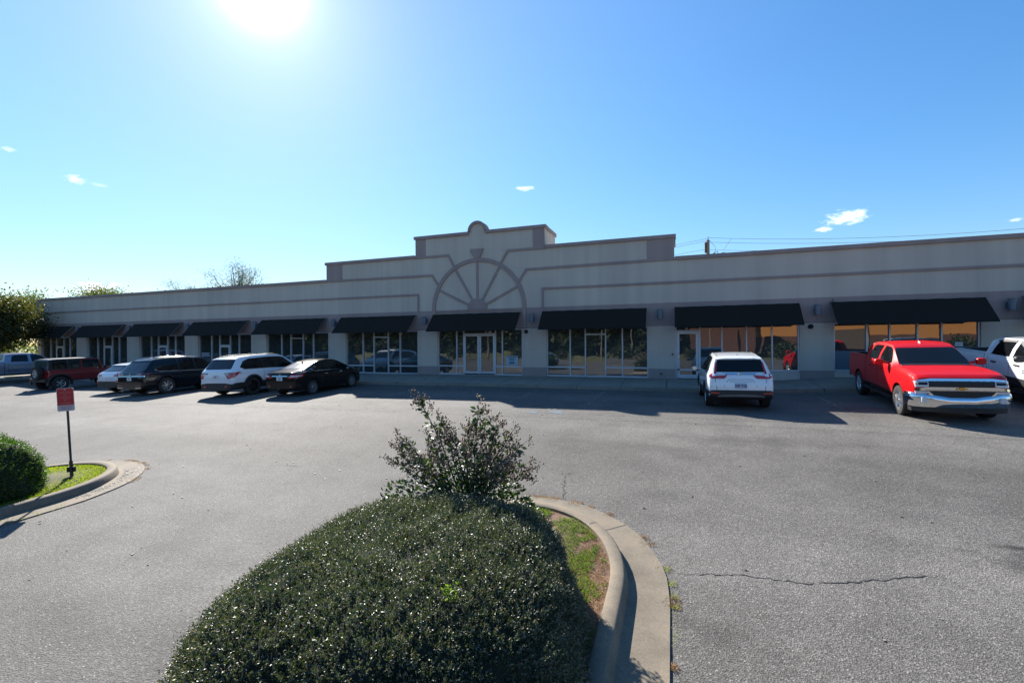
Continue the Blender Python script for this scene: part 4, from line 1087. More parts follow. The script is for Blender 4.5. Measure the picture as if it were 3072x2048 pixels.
    def place(s, x, y, heading, scale=1.):
        """heading: direction of the nose, radians from +X; sits on the ground by its two axles"""
        xf, xr = max(s.S['wheels']), min(s.S['wheels']); c, sn = math.cos(heading), math.sin(heading)
        zf = gz(x + c * xf, y + sn * xf); zr = gz(x + c * xr, y + sn * xr)
        zl = gz(x - sn * .8, y + c * .8); zri = gz(x + sn * .8, y - c * .8)
        pitch = math.atan2(zf - zr, xf - xr); z0 = zr + (zf - zr) * (-xr) / (xf - xr); roll = math.atan2(zl - zri, 1.6)
        s.root.location = (x, y, z0 + .004); s.root.rotation_mode = 'XYZ'
        s.root.rotation_euler = (Matrix.Rotation(heading, 4, 'Z') @ Matrix.Rotation(-pitch, 4, 'Y') @ Matrix.Rotation(roll, 4, 'X')).to_euler('XYZ')
        s.root.scale = (scale,) * 3

def wrap(path, prof, close_ends=True):
    """bumper-like sweep: plan path (x,y) with profile (outward, z)"""
    o = MB(); rings = []
    off = {}
    for d, z in prof: off[(d, z)] = offset(path, d)
    n = len(path); vs = []; fs = []
    for i in range(n):
        for d, z in prof: p = off[(d, z)][i]; vs.append((p[0], p[1], z))
    k = len(prof)
    for i in range(n - 1):
        for j in range(k): fs.append((i * k + j, i * k + (j + 1) % k, (i + 1) * k + (j + 1) % k, (i + 1) * k + j))
    if close_ends: fs += [tuple(range(k)), tuple((n - 1) * k + j for j in range(k - 1, -1, -1))]
    return o.add(vs, fs)
def arch(xw, z, r0, r1, a0=-.25, a1=PI + .25, n=18):
    """a ring sector round a wheel as quads in side view"""
    q = []
    for i in range(n):
        a, b = a0 + (a1 - a0) * i / n, a0 + (a1 - a0) * (i + 1) / n
        q.append([(xw + r0 * math.cos(a), z + r0 * math.sin(a)), (xw + r1 * math.cos(a), z + r1 * math.sin(a)), (xw + r1 * math.cos(b), z + r1 * math.sin(b)), (xw + r0 * math.cos(b), z + r0 * math.sin(b))])
    return q
def antenna(car, x, mat):
    q = car.project(x, 0, 'z', 1, 0)
    m = MB(); m.add([(x - .07, -.018, q.z - .004), (x - .07, .018, q.z - .004), (x + .09, 0, q.z - .004), (x - .06, 0, q.z + .065)], [(0, 2, 1), (0, 1, 3), (1, 2, 3), (2, 0, 3)])
    m.build('antenna', mat, car.root)
def rails(car, x0, x1, y, mat=M_ALU):
    for sg in (1, -1):
        pts = []
        for i in range(9):
            x = x0 + (x1 - x0) * i / 8; q = car.project(x, sg * y, 'z', 1, .035 if 0 < i < 8 else .0)
            if q is not None: pts.append(tuple(q))
        m = MB(); m.tube(pts, .014, 8); m.build('roof_rail', mat, car.root, smooth=60)

# --- white compact suv seen from behind ---
S = dict(top=[(-2.28, .56), (-2.265, .80), (-2.20, 1.02), (-2.15, 1.09), (-2.10, 1.13), (-1.92, 1.47), (-1.88, 1.545), (-1.70, 1.605), (-1.2, 1.655), (-.4, 1.685), (.35, 1.65), (.55, 1.59), (1.32, 1.13), (1.5, 1.07), (2.0, .96), (2.2, .84), (2.31, .64)],
         belt=[(-2.28, .54), (-2.265, .74), (-2.20, .93), (-2.1, 1.05), (-1.5, 1.07), (.9, .98), (1.5, .95), (2.0, .86), (2.2, .74), (2.31, .60)],
         w=[(-2.28, .80), (-2.24, .86), (-2.1, .905), (-1.8, .928), (1.7, .928), (2.05, .86), (2.2, .76), (2.31, .62)],
         wt=[(-2.28, .78), (-2.2, .80), (-2.1, .76), (-1.9, .69), (-1.7, .645), (.4, .62), (1.32, .74), (1.6, .76), (2.31, .55)],
         bot=[(-2.28, .44), (-2.1, .30), (1.9, .24), (2.31, .30)], wheels=[1.33, -1.33], R=.352, track=.80, crown=.055)
S['matfn'] = lambda x, y, z: 1 if z < .50 else 0
c = Car('parked_suv', S, [M_WHITE, M_CLAD], 'white compact suv parked nose in by the single glass door, seen from behind', 'car')
c.decal('rear_window', M_CARGL, [[(-.67, 1.135), (.67, 1.135), (.675, 1.17), (.62, 1.47), (.58, 1.50), (-.58, 1.50), (-.62, 1.47), (-.675, 1.17)]], 'x', -1)
c.decal('spoiler', M_WHITE, [[(-.60, 1.525), (.60, 1.525), (.56, 1.575), (-.56, 1.575)]], 'x', -1, off=.05, depth=.05)
c.decal('wiper', M_BLK, [[(-.02, 1.19), (-.36, 1.155), (-.36, 1.165), (-.02, 1.205)]], 'x', -1, off=.02)
c.decal('taillight', M_RED, [[(.66, 1.085), (.845, 1.085), (.865, .99), (.79, .945), (.44, .945), (.35, 1.05), (.50, 1.05), (.60, 1.075)], [(.665, 1.088), (.725, 1.088), (.655, 1.43), (.615, 1.43)]], 'x', -1, off=.014, mirror=True, cell=.2)
c.decal('clear_lens', M_CLEAR, [[(.40, 1.045), (.66, 1.03), (.68, 1.05), (.66, 1.10), (.43, 1.10)]], 'x', -1, off=.018, mirror=True)
c.decal('chrome_strip', M_CHROME, [[(-.45, 1.055), (.45, 1.055), (.47, 1.115), (-.47, 1.115)]], 'x', -1, off=.012)
c.decal('side_window', M_CARGL, [[(-1.80, 1.16), (-1.62, 1.09), (.88, 1.01), (.98, 1.03), (.42, 1.50), (.2, 1.56), (-.6, 1.575), (-1.25, 1.53)]], 'y', 1, mirror=True)
c.decal('windshield', M_CARGL2, [[(-.68, 1.17), (.68, 1.17), (.55, 1.57), (-.55, 1.57)]], 'x', 1)
c.line('tailgate_seam', [(.66, .96), (.70, .90), (.64, .53)], 'x', -1, w=.006)
c.line('tailgate_seam', [(-.36, .865), (-.30, .92), (.30, .92), (.36, .865), (.46, .70)], 'x', -1, w=.005, mirror=False)
c.line('tailgate_seam', [(-.30, .86), (.30, .86)], 'x', -1, w=.005, mirror=False); c.line('tailgate_seam', [(-.36, .865), (-.46, .70)], 'x', -1, w=.004, mirror=False)
c.decal('bumper', M_CLAD, [[(-.90, .34), (.90, .34), (.90, .57), (.78, .60), (.66, .555), (-.66, .555), (-.78, .60), (-.90, .57)]], 'x', -1, off=.025, depth=.03)
c.decal('skid_plate', M_SREFL, [[(-.66, .385), (.66, .385), (.60, .455), (.32, .47), (-.32, .47), (-.60, .455)]], 'x', -1, off=.04)
c.decal('reflector', M_RED, [[(.58, .495), (.84, .50), (.84, .545), (.60, .53)]], 'x', -1, off=.04, mirror=True)
c.decal('cladding', M_CLAD, arch(-1.33, .36, .40, .47) + arch(1.33, .36, .40, .47) + [[(-.92, .28), (.92, .28), (.92, .42), (-.92, .42)]], 'y', 1, off=.014, mirror=True)
pl_ = c.plate(.735, '300 YGJ', [('. . . . . .', .058, .03), ('- - - - - -', -.064, .026)], mat=simple('plate pale blue', (.42, .48, .60), .5))
# round-cornered H badge
q = c.project(0, 1.085, 'x', -1, .024)
m = MB(); X = q.x
for y0, y1, z0, z1 in ((-.034, -.018, 1.055, 1.118), (.018, .034, 1.055, 1.118), (-.02, .02, 1.082, 1.093)): m.box(X - .006, X, y0, y1, z0, z1)
fr = [(-.055, 1.125), (.055, 1.125), (.042, 1.045), (-.042, 1.045)]
for (a, b), (e, f) in zip(fr, fr[1:] + fr[:1]): m.tube([(X, a, b), (X, e, f)], .006, 6)
m.build('badge', M_CHROME, c.root)
q = c.project(-.5, .93, 'x', -1, .004)
text_obj([('AWD', .50, .88, .05, .001), ('TOURING', .52, .84, .038, .0)], M_SREFL, Matrix.Translation((q.x - .003, 0, 0)) @ Matrix(((0, 0, -1, 0), (-1, 0, 0, 0), (0, 1, 0, 0), (0, 0, 0, 1))) @ Matrix.Translation((-1.02, 0, 0)), c.root, 'badge_lettering')
c.wheels(rim=.235, n=5, dual=True); c.mirror(.78, .90, 1.05, M_WHITE, (.12, .19, .14)); antenna(c, -1.45, M_WHITE)
for sg in (1, -1):
    pts = [tuple(c.project(-1.6 + 1.9 * i / 8, sg * .585, 'z', 1, .004)) for i in range(9)]
    m = MB(); m.tube(pts, .012, 6); m.build('roof_moulding', M_CLAD, c.root)
c.place(1.72, 17.2, math.radians(91.5), .985)

# --- pickups ---
def pickup(name, label, P, L_front=.98, hood=1.22, chrome=True, n=5, rm=M_ALLOY, dark_low=None, group=None, mirror_mat=None):
    S = dict(top=[(-3.05, 1.36), (-3.04, 1.38), (-1.20, 1.385), (-1.17, 1.39), (-1.10, 1.78), (-1.0, 1.85), (-.7, 1.885), (-.1, 1.895), (.40, 1.865), (.60, 1.80), (.72, 1.73), (1.36, 1.335), (1.44, 1.315), (1.9, 1.30), (2.4, 1.255), (2.64, 1.205), (2.74, 1.13), (2.785, .98), (2.80, .70)],
             belt=[(-3.05, 1.30), (-1.17, 1.31), (.9, 1.27), (1.4, 1.24), (2.4, 1.16), (2.64, 1.11), (2.74, 1.02), (2.785, .86), (2.80, .60)],
             w=[(-3.05, .985), (-2.9, 1.0), (2.3, 1.005), (2.60, .99), (2.72, .955), (2.78, .92), (2.80, .88)],
             wt=[(-3.05, .96), (-1.17, .96), (-1.12, .84), (-1.02, .76), (.55, .735), (.7, .76), (1.36, .86), (1.6, .90), (2.5, .91), (2.72, .86), (2.80, .80)],
             bot=[(-3.05, .56), (-2.6, .48), (2.3, .46), (2.8, .50)], wheels=[1.82, -1.825], R=.40, track=.875, crown=.07, gap=.075, tumble=.965, cuts=[(-2.98, -1.22, -.80, .80, .85, 2.2)], sharp=28)
    if dark_low: S['matfn'] = lambda x, y, z: 1 if z < dark_low else 0
    c = Car(name, S, [P, M_CLAD], label, 'pickup truck', group)
    c.decal('windshield', M_CARGL, [[(-.80, 1.345), (.80, 1.345), (.755, 1.58), (.70, 1.73), (.66, 1.755), (-.66, 1.755), (-.70, 1.73), (-.755, 1.58)]], 'x', 1)
    c.decal('rear_window', M_CARGL, [[(-.62, 1.45), (.62, 1.45), (.58, 1.77), (-.58, 1.77)]], 'x', -1)
    c.decal('side_window', M_CARGL, [[(.14, 1.335), (.98, 1.325), (1.05, 1.36), (.66, 1.70), (.48, 1.77), (.14, 1.79)]], 'y', 1, mirror=True)
    c.decal('side_window', M_CARGL, [[(-.88, 1.36), (-.02, 1.345), (-.02, 1.79), (-.62, 1.78), (-.78, 1.72)]], 'y', 1, mirror=True)
    c.line('door_seam', [(-1.0, 1.30), (-1.0, .75), (-.9, .60), (.06, .58), (.06, 1.30)], 'y', w=.006); c.line('door_seam', [(.06, .58), (1.16, .58), (1.20, 1.25)], 'y', w=.006)
    c.line('bed_gap', [(-1.19, .55), (-1.19, 1.36)], 'y', w=.012)
    for x in (-.78, .30):
        h = c.decal('door_handle', P if chrome != 'blk' else M_BLK, [[(x, 1.12), (x + .22, 1.12), (x + .22, 1.155), (x, 1.155)]], 'y', 1, off=.03, mirror=True, depth=.03)
    c.line('body_crease', [(-3.0, .84), (-2.35, .84)], 'y', w=.004, mat=P); c.line('rocker_trim', [(-1.30, .53), (1.30, .53)], 'y', w=.03, mat=M_CLAD, off=.01)
    c.decal('wheel_arch_lip', P, arch(-1.825, .41, .475, .515, .05, PI - .05) + arch(1.82, .41, .475, .515, .05, PI - .05), 'y', 1, off=.012, mirror=True)
    c.wheels(wd=.27, rim=.255, n=n, rm=rm)
    c.mirror(.92, .97, 1.36, mirror_mat or P, (.12, .24, .19), arm=.10)
    # running boards and tailgate
    m = MB()
    for sg in (1, -1):
        m = MB(); m.box(-1.2, 1.2, sg * .95 - .09, sg * .95 + .09, .36, .41); m.build('running_board', M_CLAD, c.root, bevel=.015)
    m = MB(); m.box(-3.06, -3.0, -.80, .80, .70, 1.36); m.build('tailgate', P, c.root, bevel=.01)
    m = wrap([(-2.95, .98), (-3.12, .90), (-3.16, .4), (-3.16, -.4), (-3.12, -.90), (-2.95, -.98)], [(-.02, .52), (-.02, .74), (.05, .72), (.05, .55)])
    m.build('rear_bumper', M_CHROME, c.root, bevel=.01)
    c.decal('taillight', M_RED, [[(.80, .95), (.97, .95), (.97, 1.33), (.80, 1.33)]], 'x', -1, off=.02, mirror=True)
    return c
c = pickup('pickup_truck', 'bright red crew cab pickup with chrome grille, parked facing the camera', M_REDP)
F = 1
# black grille openings
c.decal('grille', M_BLK, [[(-.64, .90), (.64, .90), (.66, 1.04), (.64, 1.055), (-.64, 1.055), (-.66, 1.04)]], 'x', 1, off=.015)
c.decal('grille', M_BLK, [[(-.50, .60), (.50, .60), (.64, .74), (.66, .81), (-.66, .81), (-.64, .74)]], 'x', 1, off=.03)
for z in (.935, .97, 1.005, 1.035): c.decal('grille_bar', M_CLAD, [[(-.64, z - .006), (.64, z - .006), (.64, z + .006), (-.64, z + .006)]], 'x', 1, off=.025)
for z in (.67, .705, .74, .775): c.decal('grille_bar', M_CLAD, [[(-.52, z - .006), (.52, z - .006), (.52, z + .006), (-.52, z + .006)]], 'x', 1, off=.038)
c.decal('chrome_bar', M_CHROME, [[(-.90, 1.05), (-.64, 1.065), (.64, 1.065), (.90, 1.05), (.90, 1.075), (.62, 1.115), (-.62, 1.115), (-.90, 1.075)]], 'x', 1, off=.035, depth=.03)
c.decal('chrome_bar', M_CHROME, [[(-.94, .81), (-.70, .835), (.70, .835), (.94, .81), (.94, .86), (.72, .905), (-.72, .905), (-.94, .86)]], 'x', 1, off=.045, depth=.035)
c.decal('chrome_bar', M_CHROME, [[(-.72, .80), (-.66, .80), (-.515, .645), (.515, .645), (.66, .80), (.72, .80), (.55, .60), (-.55, .60)]], 'x', 1, off=.05, depth=.03)
for sg in (1, -1):
    def sx(p): return [(sg * a, b) for a, b in p]
    hl = c.decal('headlight', M_CLEAR, [sx([(.66, .915), (.93, .90), (.945, 1.045), (.66, 1.045)])], 'x', 1, off=.02)[0]
    c.decal('lamp_bezel', M_CARGL, [sx([(.68, .955), (.86, .95), (.87, 1.02), (.68, 1.025)])], 'x', 1, off=.026, parent=hl)
    c.decal('turn_signal', M_AMBER, [sx([(.885, .955), (.925, .95), (.925, 1.0), (.885, 1.0)])], 'x', 1, off=.03, parent=hl)
    c.decal('marker_lamp', M_AMBER if False else M_CLEAR, [sx([(.66, .745), (.93, .735), (.94, .80), (.68, .80)])], 'x', 1, off=.028)
# chrome bumper
path = [(2.42, 1.03), (2.60, 1.02), (2.72, .96), (2.80, .80), (2.84, .55), (2.855, .25), (2.86, 0)]; path = path + [(a, -b) for a, b in path[-2::-1]]
m = wrap(path[::1], [(-.05, .40), (-.05, .74), (.0, .755), (.035, .72), (.05, .62), (.03, .47), (.0, .40)])
for i, v in enumerate(m.v):
    x, y, z = v
    if abs(y) < .56 and z > .6: m.v[i] = (x, y, z - .105 * min(1, (.62 - abs(y)) / .14))     # dips under the lower grille
bmp = m.build('front_bumper', M_CHROME, c.root, smooth=50)
m = MB()
for sg in (1, -1):
    for dz in (0,): m.box(2.80, 2.905, sg * .78 - .055, sg * .78 + .055, .53, .66)
m.build('fog_lamp', M_CLEAR, c.root, bevel=.01)
m = wrap([(2.45, .98), (2.62, .96), (2.74, .80), (2.79, .5), (2.80, 0), (2.79, -.5), (2.74, -.80), (2.62, -.96), (2.45, -.98)], [(-.06, .27), (-.03, .46), (.02, .46), (.01, .27)])
m.build('air_dam', M_CLAD, c.root, smooth=40)
q = c.project(0, .87, 'x', 1, .07)
bt = [(-.12, .852), (-.045, .852), (-.045, .838), (.045, .838), (.045, .852), (.12, .852), (.095, .89), (.045, .89), (.045, .904), (-.045, .904), (-.045, .89), (-.095, .89)]
m = MB(); m.prism(bt, lambda u, v, d: (q.x + d, u, v), 0, .01); m.build('badge', M_GOLD, c.root)
c.decal('wiper_cowl', M_BLK, [[(1.33, -.78), (1.42, -.78), (1.42, .78), (1.33, .78)]], 'z', 1, off=.008)
antenna(c, .35, M_WHITE)
fx, fy, rx, ry = 6.68, 15.32, 6.92, 18.97
hd = math.atan2(fy - ry, fx - rx); c.place((fx + rx) / 2 - .02, (fy + ry) / 2, hd); c.root.scale = (1, .95, 1)

c = pickup('pickup_truck', 'white crew cab pickup with black lower sides, cut by the right edge', M_WHITE, dark_low=.72, mirror_mat=M_BLK, chrome='blk')
c.decal('window_visor', M_BLK, [[(.14, 1.765), (.48, 1.745), (.66, 1.675), (1.05, 1.34), (1.10, 1.37), (.70, 1.73), (.50, 1.805), (.14, 1.825)], [(-.80, 1.74), (-.6, 1.765), (-.02, 1.77), (-.02, 1.83), (-.64, 1.82), (-.84, 1.77)]], 'y', 1, off=.02, mirror=True)
for k, (z, x0, x1) in enumerate(((1.02, .66, 1.02), (.955, .66, 1.0))):
    for j in range(7):
        a = x0 + (x1 - x0) * j / 7; c.decal('lettering', M_SREFL, [[(a, z - .02), (a + .038, z - .02), (a + .038, z + .02), (a, z + .02)]], 'y', -1, off=.006)
c.decal('lettering', M_REDD, [[(1.08, .965), (1.22, .965), (1.22, .99), (1.08, .99)]], 'y', -1, off=.006)
c.place(10.2, 17.7, math.radians(-91.5))

c = pickup('pickup_truck', 'silver blue crew cab pickup at the left edge of the lot', M_SILVB, n=6)
c.line('side_trim', [(-1.1, .80), (1.2, .80)], 'y', w=.018, mat=M_CHROME); c.line('side_trim', [(-2.9, 1.0), (1.3, 1.0)], 'y', w=.006, mat=M_CHROME)
c.place(-41.3, 17.6, math.radians(90))

# --- generic hatch / suv with rear and side details ---
def suv(name, label, L, W, H, WB, P, R, rake, glass_z, roh, cladz=None, low=.30, rim_n=5, rm=M_ALLOY, dual=False, roofx=.55, hoodz=1.10, wroof=.66, rear_w=None, cat='car'):
    a = -(WB / 2 + roh); b = a + L; h = H
    bz = glass_z
    top = [(a, .62), (a + .012, .86), (a + .07, bz - .02), (a + .12, bz + .03), (a + .12 + rake, h - .20), (a + .17 + rake, h - .13), (a + .42 + rake, h - .055), (a + .42 + rake + .5, h - .015), (-.25, h), (roofx - .2, h - .045), (roofx, h - .11), (roofx + .85, hoodz + .06), (roofx + 1.05, hoodz), (b - .35, hoodz - .13), (b - .12, hoodz - .26), (b, .66)]
    belt = [(a, .58), (a + .012, .78), (a + .07, bz - .10), (a + .2, bz - .03), (a + .8, bz - .04), (roofx + .6, bz - .11), (b - .35, hoodz - .22), (b - .12, hoodz - .36), (b, .6)]
    w = W / 2
    S = dict(top=top, belt=belt, w=[(a, w * .86), (a + .05, w * .93), (a + .2, w * .98), (a + .5, w), (b - .6, w), (b - .25, w * .93), (b - .1, w * .82), (b, w * .66)],
             wt=[(a, w * .84), (a + .1, w * .88), (a + .14 + rake, wroof * w / .93 + .02), (a + .4 + rake, wroof * w / .93), (roofx, wroof * w / .93), (roofx + .85, w * .82), (b - .4, w * .80), (b, w * .55)],
             bot=[(a, .30), (a + .25, low), (b - .3, low - .04), (b, low)], wheels=[WB / 2, -WB / 2], R=R, track=w - .125, crown=.055)
    if cladz: S['matfn'] = lambda x, y, z: 1 if z < cladz else 0
    c = Car(name, S, [P, M_CLAD], label, cat)
    yt = wroof * w / .93 - .03; yb = w * .74
    c.decal('rear_window', M_CARGL, [[(-yb, bz + .05), (yb, bz + .05), (yb + .03, bz + .09), (yt + .0, h - .20), (yt - .04, h - .165), (-yt + .04, h - .165), (-yt, h - .20), (-yb - .03, bz + .09)]], 'x', -1)
    c.decal('spoiler', P, [[(-yt, h - .15), (yt, h - .15), (yt - .03, h - .09), (-yt + .03, h - .09)]], 'x', -1, off=.05, depth=.06)
    c.decal('windshield', M_CARGL2, [[(-w * .74, hoodz + .10), (w * .74, hoodz + .10), (yt, h - .13), (-yt, h - .13)]], 'x', 1)
    x0 = a + .28 + rake
    c.decal('window_trim', M_CHROME, [[(x0 - .12, bz + .10), (x0 + .1, bz - .005), (roofx + .62, bz - .085), (roofx + .66, bz - .06), (roofx + .58, bz - .058), (x0 + .1, bz + .02), (x0 - .08, bz + .11)]], 'y', 1, off=.004, mirror=True, depth=.004)
    c.decal('side_window', M_CARGL, [[(x0 - .10, bz + .12), (x0 + .1, bz + .02), (roofx + .50, bz - .06), (roofx + .56, bz - .03), (roofx - .02, h - .20), (roofx - .25, h - .145), (-.5, h - .125), (x0 + .45, h - .155), (x0 + .14, h - .25)]], 'y', 1, off=.006, mirror=True)
    for x in (-WB * .5 + .62, -.02, ):
        c.decal('pillar', M_BLK, [[(x, bz - .02), (x + .07, bz - .02), (x + .05, h - .14), (x - .02, h - .14)]], 'y', 1, off=.009, mirror=True)
    c.line('door_seam', [(-WB / 2 + .62, bz - .05), (-WB / 2 + .60, .62), (-WB / 2 + .7, .42), (0, .40), (.03, bz - .07)], 'y', w=.005); c.line('door_seam', [(.0, .40), (WB / 2 - .5, .40), (WB / 2 - .42, bz - .12)], 'y', w=.005)
    for x in (-.28, .72): c.decal('door_handle', P, [[(x - .22, bz - .19), (x, bz - .19), (x, bz - .155), (x - .22, bz - .155)]], 'y', 1, off=.03, mirror=True, depth=.03)
    c.decal('bumper', M_CLAD if cladz else P, [[(-w * .97, .30), (w * .97, .30), (w * .97, .58 if cladz else .53), (-w * .97, .58 if cladz else .53)]], 'x', -1, off=.02, depth=.03)
    c.wheels(wd=.25, rim=R * .64, n=rim_n, rm=rm, dual=dual)
    c.mirror(roofx + .42, w - .02, bz - .02, P, (.12, .19, .14))
    antenna(c, a + .75 + rake, P)
    return c, a, b, w

# white three-row suv with black wheels
c, a, b, w = suv('parked_suv', 'large white suv with black wheels parked between a black sedan and a black suv', 4.94, 1.99, 1.78, 2.82, M_WHITE, .385, .30, 1.16, 1.06, cladz=.56, rim_n=5, rm=M_ALLOYD, dual=True, wroof=.68, hoodz=1.12)
for o in c.decal('taillight', M_RED, [[(w * .50, 1.035), (w * .97, 1.06), (w * .985, 1.00), (w * .93, .84), (w * .74, .80), (w * .72, .96), (w * .55, .985)]], 'x', -1, off=.02, mirror=True): pass
for o in c.decal('taillight', M_RED, [[(a + .02, 1.06), (a + .46, 1.09), (a + .30, .98), (a + .12, .84), (a + .02, .84)]], 'y', 1, off=.014, mirror=True): pass
c.decal('taillight_cap', M_BLK, [[(w * .50, 1.02), (w * .96, 1.045), (w * .96, 1.07), (w * .48, 1.045)]], 'x', -1, off=.026, mirror=True)
c.decal('clear_lens', M_CLEAR, [[(w * .56, .99), (w * .74, .97), (w * .74, 1.03), (w * .52, 1.015)]], 'x', -1, off=.026, mirror=True)
c.decal('cladding', M_CLAD, arch(-1.41, .39, .44, .53, -.3, PI + .3) + arch(1.41, .39, .44, .53, -.3, PI + .3) + [[(-.9, .26), (.9, .26), (.9, .44), (-.9, .44)]], 'y', 1, off=.016, mirror=True)
c.plate(.88, 'XX', [], mat=M_PLATE, tm=M_REDD)
c.decal('reflector', M_RED, [[(.55, .44), (.70, .44), (.70, .50), (.55, .50)]], 'x', -1, off=.03, mirror=True)
rails(c, -1.9, .35, .60, M_BLK)
m = MB(); q = c.project(-.3, 0, 'z', 1, .004)
c.decal('sunroof', M_CARGL, [[(-.9, -.42), (.25, -.42), (.25, .42), (-.9, .42)]], 'z', 1, off=.006)
c.place(-18.98, 16.85, math.radians(91))

# black three-row suv
c, a, b, w = suv('parked_suv', 'large black suv with silver wheels parked against a small white and black car', 5.04, 1.99, 1.775, 2.98, M_BLACKP, .395, .40, 1.10, 1.07, rim_n=7, dual=True, wroof=.68, hoodz=1.08)
c.decal('taillight', M_REDD, [[(w * .42, .965), (w * .98, .985), (w * .98, 1.05), (w * .86, 1.075), (w * .48, 1.04)]], 'x', -1, off=.018, mirror=True)
c.decal('taillight', M_REDD, [[(a + .02, .99), (a + .42, 1.0), (a + .34, 1.06), (a + .03, 1.06)]], 'y', 1, off=.012, mirror=True)
c.decal('chrome_strip', M_CHROME, [[(-w * .93, .905), (w * .93, .905), (w * .93, .935), (-w * .93, .935)]], 'x', -1, off=.02)
c.decal('chrome_strip', M_CHROME, [[(.45, .345), (.85, .36), (.83, .39), (.46, .375)]], 'x', -1, off=.03, mirror=True)
c.decal('reflector', M_REDD, [[(.42, .46), (.84, .465), (.84, .50), (.42, .49)]], 'x', -1, off=.03, mirror=True)
c.plate(.79, 'XX', [], mat=M_PLATE, tm=M_PLATEB)
q = c.project(0, 1.0, 'x', -1, .02); m = MB()
for i in range(16):
    u0, u1 = 2 * PI * i / 16, 2 * PI * (i + 1) / 16; m.tube([(q.x, .055 * math.cos(u0), 1.0 + .055 * math.sin(u0)), (q.x, .055 * math.cos(u1), 1.0 + .055 * math.sin(u1))], .006, 5)
m.tube([(q.x, .035, 1.035), (q.x, .0, .965), (q.x, -.035, 1.035)], .006, 5); m.build('badge', M_CHROME, c.root)
rails(c, -1.9, .35, .60, M_CHROME)
c.place(-24.55, 16.85, math.radians(90.5))

# small white and black crossover behind it
c, a, b, w = suv('parked_car', 'small white crossover with black bumper, mostly hidden behind the big black suv', 4.35, 1.80, 1.56, 2.64, M_WHITE, .34, .42, 1.04, .83, cladz=.50, rim_n=5, rm=M_ALLOYD, wroof=.62, hoodz=.98, roofx=.5)
c.decal('taillight', M_RED, [[(w * .50, .93), (w * .95, 1.06), (w * .99, .98), (w * .86, .84), (w * .62, .86)]], 'x', -1, off=.03, mirror=True)
c.decal('taillight', M_RED, [[(a + .02, .98), (a + .40, 1.09), (a + .22, .93), (a + .03, .86)]], 'y', 1, off=.014, mirror=True)
c.decal('bumper_insert', M_CLAD, [[(-w * .9, .5), (w * .9, .5), (w * .84, .62), (w * .5, .56), (-w * .5, .56), (-w * .84, .62)]], 'x', -1, off=.026)
c.decal('reflector', M_RED, [[(.62, .56), (.80, .56), (.78, .66), (.68, .62)]], 'x', -1, off=.036, mirror=True)
c.plate(.74, 'XX', [], mat=M_WHITE, tm=M_SREFL)
c.place(-27.4, 17.1, math.radians(90.5))

# black sedan
a = -2.33; w = .88
S = dict(top=[(-2.33, .60), (-2.32, .86), (-2.28, 1.0), (-2.22, 1.045), (-1.72, 1.10), (-1.62, 1.13), (-.85, 1.40), (-.6, 1.455), (-.1, 1.495), (.35, 1.465), (.62, 1.39), (1.45, 1.03), (1.6, .99), (2.0, .90), (2.2, .78), (2.29, .60)],
         belt=[(-2.33, .55), (-2.32, .80), (-2.26, .94), (-1.7, 1.0), (-.5, .975), (.9, .92), (1.5, .90), (2.0, .81), (2.2, .69), (2.29, .56)],
         w=[(-2.33, .72), (-2.28, .80), (-2.1, .85), (-1.7, .88), (1.6, .88), (2.0, .82), (2.2, .70), (2.29, .55)],
         wt=[(-2.33, .70), (-2.2, .72), (-1.65, .70), (-.85, .585), (.5, .575), (1.45, .70), (1.7, .70), (2.29, .48)],
         bot=[(-2.33, .36), (-2.1, .24), (2.0, .20), (2.29, .26)], wheels=[1.35, -1.35], R=.325, track=.765, crown=.05)
c = Car('parked_sedan', S, [M_BROWNP], 'black four-door sedan, nearest of the row on the left', 'car')
c.decal('rear_window', simple('grey rear glass', (.05, .05, .06), .2, spec=.2), [[(-.60, 1.155), (.60, 1.155), (.54, 1.34), (.50, 1.395), (-.50, 1.395), (-.54, 1.34)]], 'x', -1)  # plain grey glass, paler than the side windows
c.decal('side_window', M_CARGL, [[(-1.30, 1.12), (-1.15, 1.035), (.95, .965), (1.0, .985), (.45, 1.30), (.2, 1.375), (-.4, 1.375), (-.85, 1.30)]], 'y', 1, mirror=True)
c.line('window_trim', [(-1.34, 1.12), (-1.16, 1.018), (.98, .948)], 'y', w=.008, mat=M_CHROME, off=.008)
c.decal('windshield', M_CARGL2, [[(-.66, 1.06), (.66, 1.06), (.53, 1.38), (-.53, 1.38)]], 'x', 1)
for o in c.decal('taillight', M_RED, [[(.38, .83), (.50, .79), (.84, .80), (.87, .93), (.80, .965), (.60, .95), (.47, .88)]], 'x', -1, off=.016, mirror=True): pass
c.decal('taillight', M_RED, [[(-2.30, .80), (-1.95, .84), (-1.78, .93), (-2.05, .955), (-2.28, .945)]], 'y', 1, off=.012, mirror=True)
c.decal('clear_lens', M_CLEAR, [[(.52, .86), (.78, .855), (.80, .90), (.60, .91)]], 'x', -1, off=.022, mirror=True); c.decal('clear_lens', M_CLEAR, [[(-2.27, .86), (-2.0, .875), (-1.94, .91), (-2.26, .905)]], 'y', 1, off=.02, mirror=True)
c.decal('chrome_strip', M_CHROME, [[(-.40, .87), (.40, .87), (.42, .905), (-.42, .905)]], 'x', -1, off=.02)
c.plate(.775, 'XX', [], mat=M_PLATE, tm=M_PLATEB)
q = c.project(0, .945, 'x', -1, .015); m = MB()
for i in range(16):
    u0, u1 = 2 * PI * i / 16, 2 * PI * (i + 1) / 16; m.tube([(q.x, .035 * math.cos(u0), .945 + .035 * math.sin(u0)), (q.x, .035 * math.cos(u1), .945 + .035 * math.sin(u1))], .005, 5)
m.tube([(q.x, -.045, .945), (q.x, .045, .945)], .006, 5); m.build('badge', M_CHROME, c.root)
